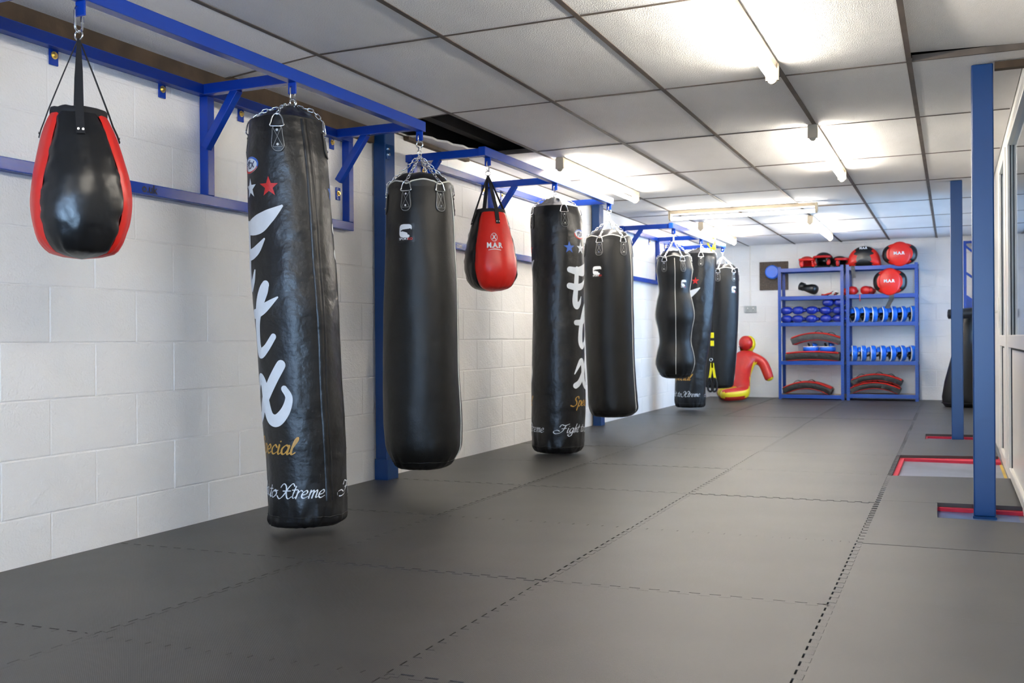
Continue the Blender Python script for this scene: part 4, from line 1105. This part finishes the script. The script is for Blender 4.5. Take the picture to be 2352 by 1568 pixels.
# ---- belly protectors
def belly(label, x0, x1, z0, z1, y, style, word=None):
    xc = (x0+x1)/2; w = (x1-x0)/2; h_ = (z1-z0)
    t = thing('belly_pad', label, 'belly pad', (xc, y+.1, z0))
    def outline(n=40):
        pts = []
        for k in range(n):
            a = 2*pi*k/n
            if style == 'dome':
                X = w*cos(a)*(1 if sin(a) > 0 else 1); Z = h_*.98*max(0, sin(a))**.8 if sin(a) > 0 else 0
                if sin(a) <= 0: X = w*cos(a)
            else:
                X = w*(abs(cos(a))**.92)*(1 if cos(a) > 0 else -1); Z = h_/2+h_/2*(abs(sin(a))**.8)*(1 if sin(a) > 0 else -1)
            pts.append((X, Z))
        return pts
    o_ = outline(); cz = h_*.42 if style == 'dome' else h_/2
    def puff(sc, yy): return [V((xc+X*sc, yy, z0+cz+(Z-cz)*sc)) for X, Z in o_]
    def part(nm, cond, m):
        mb = MB(); rings = [puff(.3, y+.16), puff(.9, y+.16), puff(1.0, y+.13), puff(1.0, y+.07), puff(.93, y+.035), puff(.75, y+.012), puff(.45, y+.002), puff(.02, y)]
        n = len(o_); vs = [p for r in rings for p in r]; fs = []
        for i in range(len(rings)-1):
            for k in range(n):
                k2 = (k+1) % n; f = (i*n+k, i*n+k2, (i+1)*n+k2, (i+1)*n+k)
                cx_ = sum(vs[q].x for q in f)/4-xc
                if cond(cx_): fs.append(f)
        if cond(0): fs.append(tuple(range(n)))
        # clamp vertices to the panel edge
        used = sorted({q for f in fs for q in f}); ix = {q: i for i, q in enumerate(used)}
        mb.add([vs[q] for q in used], [tuple(ix[q] for q in f) for f in fs]); return build(nm, mb, m, t, smooth=True)
    if style == 'dome':
        part('centre_panel', lambda q: abs(q) < w*.46, 'panel'); part('side_panel', lambda q: q <= -w*.46, 'red'); part('side_panel', lambda q: q >= w*.46, 'red')
        for s in (-1, 1):
            mb = MB(); n = 16; c = V((xc+s*w*.66, y+.028, z0+h_*.44)); R = Matrix.Rotation(s*.55, 3, 'Z')@Matrix.Rotation(s*.6, 3, 'Y')
            vs = [c+R@V((.04*cos(2*pi*k/n)*.8, 0, .026*sin(2*pi*k/n))) for k in range(n)]; vs2 = [v+V((0, .03, 0)) for v in vs]
            mb.loft([vs2, vs]); build('oval_badge', mb, 'print', t)
    else:
        part('wing', lambda q: q < -w*.60, 'panel'); part('wing', lambda q: q > w*.60, 'panel'); part('front_panel', lambda q: abs(q) <= w*.62, 'red')
        # round raised boss
        n = 28; mb = MB(); rings = []
        for rr, yy in ((.62, .035), (.62, .010), (.56, -.008), (.50, -.010), (.40, -.022), (.02, -.026)):
            rings.append([V((xc+w*rr*1.06*cos(2*pi*k/n), y+yy, z0+h_*.49+h_*.90*rr*sin(2*pi*k/n))) for k in range(n)])
        mb.loft(rings, cap0=False); boss = build('target_boss', mb, 'red', t, smooth=True)
        for s in (-1, 1):
            mb = MB(); c = V((xc+s*w*.86, y+.075, z0+h_*.46)); R = Matrix.Rotation(s*.8, 3, 'Z')
            vs = [c+R@V((.022*cos(2*pi*k/14), -.022, .034*sin(2*pi*k/14))) for k in range(14)]; vs2 = [c+R@V((.022*cos(2*pi*k/14), .02, .034*sin(2*pi*k/14))) for k in range(14)]
            mb.loft([vs2, vs]); build('side_badge', mb, 'red', t)
    if word:
        flat_text('lettering', word, .055 if style != 'dome' else .04, (xc-.005, y-.0275 if style != 'dome' else y+.001, z0+(h_*.5-.012 if style != 'dome' else h_*.83)), (1, 0, 0), (0, 0, 1), 'print', t, bold=.002)
    return t
belly('domed red belly pad with black centre stripe and white ovals, top right shelf', -1.322, -.880, RZ[4]+.001, 2.125, SY0+.04, 'dome', 'M.A.R')
belly('round-fronted red belly pad at the right end of the top shelf', -.862, -.418, RZ[4]+.001, 2.138, SY0-.02, 'round', 'M.A.R')
belly('round-fronted red belly pad hanging forward over the second right-hand shelf', -.982, -.550, RZ[3]+.001, 1.785, SY0-.02, 'round', 'M.A.R')
def strap_thing(name, label, pts, w, m, cat='strap'):
    mb = MB(); rows = []
    for p in pts:
        p = V(p); rows.append([p+V((-w, 0, 0)), p+V((w, 0, 0)), p+V((w, .004, 0)), p+V((-w, .004, 0))])
    mb.loft(rows); o = build(name, mb, m); return tag(o, label, cat)
strap_thing('webbing_strap', 'dark strap end hanging over the top shelf edge beside the middle upright', [(-1.24, SY0+.05, 1.842), (-1.24, SY0-.008, 1.846), (-1.235, SY0-.010, 1.78), (-1.225, SY0-.012, 1.68)], .026, 'shieldg')
strap_thing('webbing_strap', 'black strap dangling below the hanging red belly pad', [(-.74, SY0+.04, 1.4535), (-.742, SY0-.012, 1.458), (-.745, SY0-.012, 1.38), (-.785, SY0-.014, 1.30), (-.80, SY0-.014, 1.255)], .03, 'shieldg')

# ---- head guards
def headguard(label, x, z, rz, m, m2, w=.105, hh=.145):
    t = thing('head_guard', label, 'head guard', (x, SY0+.15, z), (0, 0, rz))
    n, mm = 26, 16; rings = []; mb = MB(); vs = []; fs = []
    for i in range(1, mm):
        a = pi*i/mm
        for k in range(n):
            b_ = 2*pi*k/n; r_ = 1+.06*cos(3*b_)*sin(a)
            vs.append(V((w*sin(a)*cos(b_)*r_, w*1.15*sin(a)*sin(b_), hh*.5-hh*.52*cos(a))))
    for i in range(mm-2):
        for k in range(n):
            k2 = (k+1) % n; f = (i*n+k, i*n+k2, (i+1)*n+k2, (i+1)*n+k); c = sum((vs[q] for q in f), V())/4
            if c.y < -w*.45 and abs(c.x) < w*.60 and c.z < hh*.66: continue    # face opening
            fs.append(f)
    fs.append(tuple((mm-2)*n+k for k in range(n)))
    used = sorted({q for f in fs for q in f}); ix = {q: i for i, q in enumerate(used)}
    mb.add([vs[q] for q in used], [tuple(ix[q] for q in f) for f in fs]); o = build('shell', mb, m, t, world=False, smooth=True); md = o.modifiers.new('s', 'SOLIDIFY'); md.thickness = .018; md.offset = -1
    mb = MB(); mb.tube([(w*1.02*sin(a), -w*1.1*cos(a)-.004, hh*.70) for a in [radians(q) for q in range(-65, 66, 13)]], .019, 10); build('brow_pad', mb, m2, t, world=False, smooth=True)
    for s in (-1, 1):
        mb = MB(); mb.ellipsoid((s*w*.72, -w*.72, hh*.34), (.03, .02, .045), 12, 8); build('cheek_pad', mb, m2, t, world=False, smooth=True)
    mb = MB(); mb.tube([(w*.8*sin(a), -w*.9*cos(a), .012) for a in [radians(q) for q in range(-70, 71, 14)]], .010, 8); build('chin_strap', mb, 'web', t, world=False, smooth=True)
    return t
headguard('open red head guard at the left end of the top shelf', -1.868, LZ[4]+.004, .25, 'redglove', 'red', .112, .17)
headguard('largest head guard, black and red with white marks, on the left top shelf', -1.640, LZ[4]+.004, -.15, 'panel', 'redglove', .125, .215)
headguard('dark head guard lying beside the middle upright on the top shelf', -1.43, LZ[4]+.004, .7, 'panel', 'redglove', .112, .155)
for sx in (-.02, .03):
    pass
# second shelf: black glove, red straps, red gloves
o = copy_tree(GLP); o.name = 'boxing_glove'; o.location = (-1.74, SY0+.06, LZ[3]+.002); o.rotation_euler = (.35, 0, 1.25); o.scale = (1.15, .9, 1.25)
o['label'] = 'single black glove tipped on its side on the second shelf of the left bay'; o['group'] = 'loose gloves'
for ch in o.children:
    ch.data = ch.data.copy(); ch.data.materials[0] = MT['panel']
o.location.z = LZ[3]+.012
t = thing('hand_wraps', 'tangle of red, black and white straps beside the black glove', 'hand wraps', (-1.55, SY0+.12, LZ[3]))
for mm, pts in (('shieldred', [(-1.665, 0, .02), (-1.62, .02, .018), (-1.58, -.01, .03), (-1.53, .01, .04), (-1.49, 0, .055), (-1.46, .02, .035), (-1.50, .04, .02)]),
                ('web', [(-1.60, .03, .012), (-1.55, .05, .04), (-1.50, .02, .06), (-1.45, .0, .04), (-1.47, -.02, .02)]),
                ('cuff', [(-1.52, -.02, .03), (-1.49, -.03, .058), (-1.46, -.02, .06), (-1.445, -.02, .045)])):
    mb = MB(); mb.tube([(p[0], SY0+.10+p[1], LZ[3]+p[2]) for p in catmull(pts, 4)], .0115, 8); build('strap', mb, mm, t, smooth=True)
for k, (x, rz, tl, lb) in enumerate(((-1.21, .9, .0, 'crumpled red glove at the left of the second right-hand shelf'), (-1.105, -.5, .1, 'crumpled red glove in the middle of the red pair, knuckles forward'), (-1.03, .4, .0, 'crumpled red glove tucked behind the hanging belly pad'))):
    o = copy_tree(GLP); o.location = (x, SY0+(.05 if k != 2 else .16), RZ[3]+.004+.0*k); o.rotation_euler = (0, 0, rz); o.scale = (.9, .7, 1.05)
    o['label'] = lb; o['group'] = 'loose gloves'
    for ch in o.children: ch.data = ch.data.copy(); ch.data.materials[0] = MT['redglove']
strap_thing('webbing_strap', 'thin red cord hanging over the second shelf edge under the red gloves', [(-1.15, SY0+.03, RZ[3]+.004), (-1.15, SY0-.008, RZ[3]+.005), (-1.15, SY0-.009, 1.40), (-1.145, SY0-.009, 1.36)], .006, 'redglove')

# ================================================================= BACK WALL ITEMS
t = thing('wall_target', 'dark square board with a round blue punch target, left of the shelves', 'punch target', (-2.37, YB, 1.56))
mb = MB(); mb.bbox((-2.570, YB-.022, 1.563), (-2.163, YB-.001, 1.975)); build('board', mb, 'board', t, bevel=.003)
mb = MB(); mb.tube([(-2.375, YB-.022, 1.82), (-2.375, YB-.13, 1.82), (-2.375, YB-.145, 1.82)], [.098, .098, .085], 28); build('round_pad', mb, 'mittblue', t, smooth=True, angle=40)
t = thing('wall_socket', 'brushed steel double wall socket at the foot of the conduit', 'socket', (-2.703, YB, 1.24))
mb = MB(); mb.bbox((-2.785, YB-.03, 1.240), (-2.62, YB-.001, 1.335)); build('face_plate', mb, 'socket', t, bevel=.004)
for dx in (-.04, .04):
    mb = MB(); mb.bbox((-2.703+dx-.006, YB-.033, 1.295), (-2.703+dx+.006, YB-.030, 1.312)); build('switch', mb, 'upvc', t)
    mb = MB()
    for ex, ez in ((0, 1.28), (-.011, 1.262), (.011, 1.262)): mb.bbox((-2.703+dx+ex-.003, YB-.0308, ez-.004), (-2.703+dx+ex+.003, YB-.030, ez+.004))
    build('pin_holes', mb, 'ink', t)

# ---- grappling dummy kneeling against the back wall
def dummy():
    t = thing('grappling_dummy', 'red and yellow vinyl grappling dummy kneeling against the back wall', 'grappling dummy', (-2.75, 13.8, 0))
    J = {'pelvis': ((-2.725, 13.96, .235), .125), 'waist': ((-2.72, 14.06, .36), .118), 'chest': ((-2.70, 14.18, .51), .142), 'neck': ((-2.70, 14.28, .655), .062),
         'headb': ((-2.70, 14.33, .72), .085), 'head': ((-2.705, 14.35, .80), .098), 'headt': ((-2.705, 14.36, .855), .07),
         'shR': ((-2.575, 14.22, .585), .085), 'elR': ((-2.455, 14.24, .535), .075), 'foR': ((-2.40, 14.2, .42), .072), 'haR': ((-2.335, 14.14, .265), .062),
         'shL': ((-2.815, 14.20, .575), .082), 'elL': ((-2.90, 14.26, .49), .072), 'haL': ((-2.95, 14.3, .36), .06),
         'hipR': ((-2.66, 13.84, .16), .105), 'knR': ((-2.61, 13.68, .110), .095), 'anR': ((-2.77, 13.56, .095), .086), 'toR': ((-2.905, 13.48, .088), .080),
         'hipL': ((-2.80, 13.90, .17), .10), 'knL': ((-2.93, 13.80, .105), .088), 'anL': ((-3.05, 14.38, .088), .080), 'toL': ((-3.13, 14.36, .080), .07)}
    ed = [('pelvis', 'waist'), ('waist', 'chest'), ('chest', 'neck'), ('neck', 'headb'), ('headb', 'head'), ('head', 'headt'), ('chest', 'shR'), ('shR', 'elR'), ('elR', 'foR'), ('foR', 'haR'),
          ('chest', 'shL'), ('shL', 'elL'), ('elL', 'haL'), ('pelvis', 'hipR'), ('hipR', 'knR'), ('knR', 'anR'), ('anR', 'toR'), ('pelvis', 'hipL'), ('hipL', 'knL'), ('knL', 'anL'), ('anL', 'toL')]
    names = list(J); base = wl(t)
    me = bpy.data.meshes.new('d'); me.from_pydata([tuple(V(J[n][0])-base) for n in names], [(names.index(a), names.index(b)) for a, b in ed], [])
    o = bpy.data.objects.new('d', me); COL.objects.link(o)
    o.modifiers.new('skin', 'SKIN'); sub = o.modifiers.new('sub', 'SUBSURF'); sub.levels = 2
    sv = me.skin_vertices[0].data
    for i, n in enumerate(names): r_ = J[n][1]; sv[i].radius = (r_*1.08, r_*1.08); sv[i].use_root = (n == 'pelvis')
    dg = bpy.context.evaluated_depsgraph_get(); m2 = bpy.data.meshes.new_from_object(o.evaluated_get(dg)); bpy.data.objects.remove(o)
    m2.materials.clear(); m2.materials.append(MT['dummyred']); m2.materials.append(MT['yellow']); m2.name = 'body'
    bd = V((-.50, -.72, .42)).normalized()
    for p in m2.polygons:
        p.use_smooth = True; c = p.center+base; nn = p.normal
        if c.z < .19 and c.y < 13.86:       # legs lie with their yellow side to the room
            p.material_index = 1 if (nn.z < .55 and nn.z > -.45) else 0
        elif c.z > .68: p.material_index = 1 if (nn.x > .80 or nn.y > .3) else 0
        else: p.material_index = 1 if (nn.dot(V((.66, .15, -.72))) > .55 or nn.y > .25) else 0
    b_ = bpy.data.objects.new('body', m2); COL.objects.link(b_); b_.parent = t
    mb = MB(); mb.ellipsoid((-2.700, 14.30, .795), (.100, .092, .108), 20, 12); build('hood', mb, 'dummyred', t, smooth=True)
    mb = MB(); mb.ellipsoid((-2.672, 14.36, .785), (.100, .085, .118), 20, 12); build('hood_lining', mb, 'yellow', t, smooth=True, label='yellow back of the hood')
    mb = MB(); mb.tube([(-2.705+.099*cos(a)*1.0, 14.335+.085*sin(a)-.02, .745+.01*sin(a)) for a in [radians(q) for q in range(180, 361, 15)]], .004, 6); build('neck_seam', mb, 'ink', t, smooth=True)
    return t
dummy()

# ---- suspension trainer
t = thing('suspension_trainer', 'yellow and black suspension straps hanging between the two farthest bags', 'suspension trainer', (BX, 12.30, .2))
x, y = BX+.005, 12.30
mb = MB(); mb.tube([(x-.045, y, 2.11), (x+.045, y, 2.11), (x+.045, y, 2.045), (x, y, 1.98), (x-.045, y, 2.045)], .012, 8, closed=True); build('anchor_loop', mb, 'yelstrap', t, smooth=True)
mb = MB(); mb.tube([(x+.035, y-.02, 2.03), (x+.04, y-.02, 1.97)], .02, 8); mb.tube([(x, y, 1.985), (x, y, 1.85)], .012, 8); build('anchor_tail', mb, 'yelstrap', t, smooth=True)
mb = MB(); mb.bbox((x-.014, y-.004, 1.02), (x+.014, y+.004, 1.87)); build('main_strap', mb, 'web', t)
for z in (.87, .77):
    mb = MB(); mb.bbox((x-.020, y-.008, z), (x+.022, y+.008, z+.068)); build('label_tab', mb, 'yelstrap', t, bevel=.004)
mb = MB(); mb.bbox((x-.011, y-.004, .50), (x+.011, y+.004, 1.03)); build('lower_strap', mb, 'web', t)
mb = MB(); ring(t, (x-.012, y-.01, .60), .018, name='buckle')
for s in (-1, 1):
    mb = MB(); rows = []
    for z, dx in ((.56, .006), (.5, .012), (.42, .024), (.36, .036)):
        c = V((x+s*dx, y, z)); rows.append([c+V((-.014, -.004, 0)), c+V((.014, -.004, 0)), c+V((.014, .004, 0)), c+V((-.014, .004, 0))])
    mb.loft(rows); build('foot_loop', mb, 'yelstrap', t)
    mb = MB(); mb.tube(catmull([(x+s*.036, y, .365), (x+s*.056, y, .30), (x+s*.05, y, .22), (x+s*.01, y, .21), (x+s*.012, y, .30), (x+s*.03, y, .36)], 4, closed=True), .013, 8, closed=True); build('handle', mb, 'web', t, smooth=True)

# ---- dark bags and blue bracket in the far right corner
t = thing('leaning_bag', 'wide black bag slumped upright in the far right corner behind the columns', 'punch bag', (.1, 13.4, .0))
rings = []
for z, cx_, rx, ry in ((.0, .1, .12, .14), (.006, .1, .19, .19), (.04, .1, .215, .21), (.126, .1, .225, .22), (.315, .11, .198, .21), (.62, .155, .168, .18), (.85, .175, .140, .16), (1.0, .195, .115, .13), (1.12, .21, .085, .09), (1.20, .22, .05, .05), (1.215, .22, .02, .02)):
    rings.append([V((cx_+rx*cos(a)+.008*noise.noise(V((a*2, z*5, 0))), 13.4+ry*sin(a), z)) for a in [2*pi*k/36 for k in range(36)]])
mb = MB(); mb.loft(rings); build('body', mb, 'vinyl2', t, smooth=True)
mb = MB(); mb.tube([(.1+.222*cos(a), 13.4+.217*sin(a), .05) for a in [2*pi*k/36 for k in range(36)]], .006, 6, closed=True); build('base_seam', mb, 'vinyl', t, smooth=True)
t = thing('foam_roll', 'short black padded roll sticking out leftwards on top of the corner bag', 'foam roll', (.1, 13.24, 1.08))
mb = MB(); mb.tube([(-.048, 13.17, 1.14), (-.04, 13.17, 1.14), (.12, 13.17, 1.145), (.26, 13.17, 1.155)], [.045, .057, .062, .066], 20); build('roll', mb, 'vinyl', t, smooth=True, angle=50)
mb = MB(); mb.tube([(-.051, 13.17, 1.14), (-.047, 13.17, 1.14)], .03, 16); build('end_cap', mb, 'web', t)
t = thing('wall_bracket', 'blue steel lattice bracket high on the back wall behind the right columns', 'bracket', (.23, YB, 1.25))
for nm, a, b_, w in (('upright', (.162, 14.5, 1.24), (.162, 14.5, 2.14), .036), ('upright', (.262, 14.5, 1.24), (.262, 14.5, 2.14), .030), ('top_bar', (.146, 14.5, 2.122), (.33, 14.5, 2.122), .034),
                     ('diagonal', (.17, 14.49, 2.07), (.32, 14.49, 1.93), .026), ('diagonal', (.17, 14.49, 1.715), (.32, 14.49, 1.60), .03), ('diagonal', (.17, 14.49, 1.40), (.32, 14.49, 1.28), .045),
                     ('wall_arm', (.162, 14.51, 2.1), (.162, YB-.001, 2.1), .03), ('wall_arm', (.162, 14.51, 1.3), (.162, YB-.001, 1.3), .03), ('wall_arm', (.262, 14.51, 2.1), (.262, YB-.001, 2.1), .03), ('wall_arm', (.262, 14.51, 1.3), (.262, YB-.001, 1.3), .03)):
    mb = MB(); mb.bar(a, b_, w, w); build(nm, mb, 'blue', t)
mb = MB(); mb.bbox((.15, 14.508, 1.23), (.30, 14.514, 1.36)); build('gusset_plate', mb, 'blue', t)
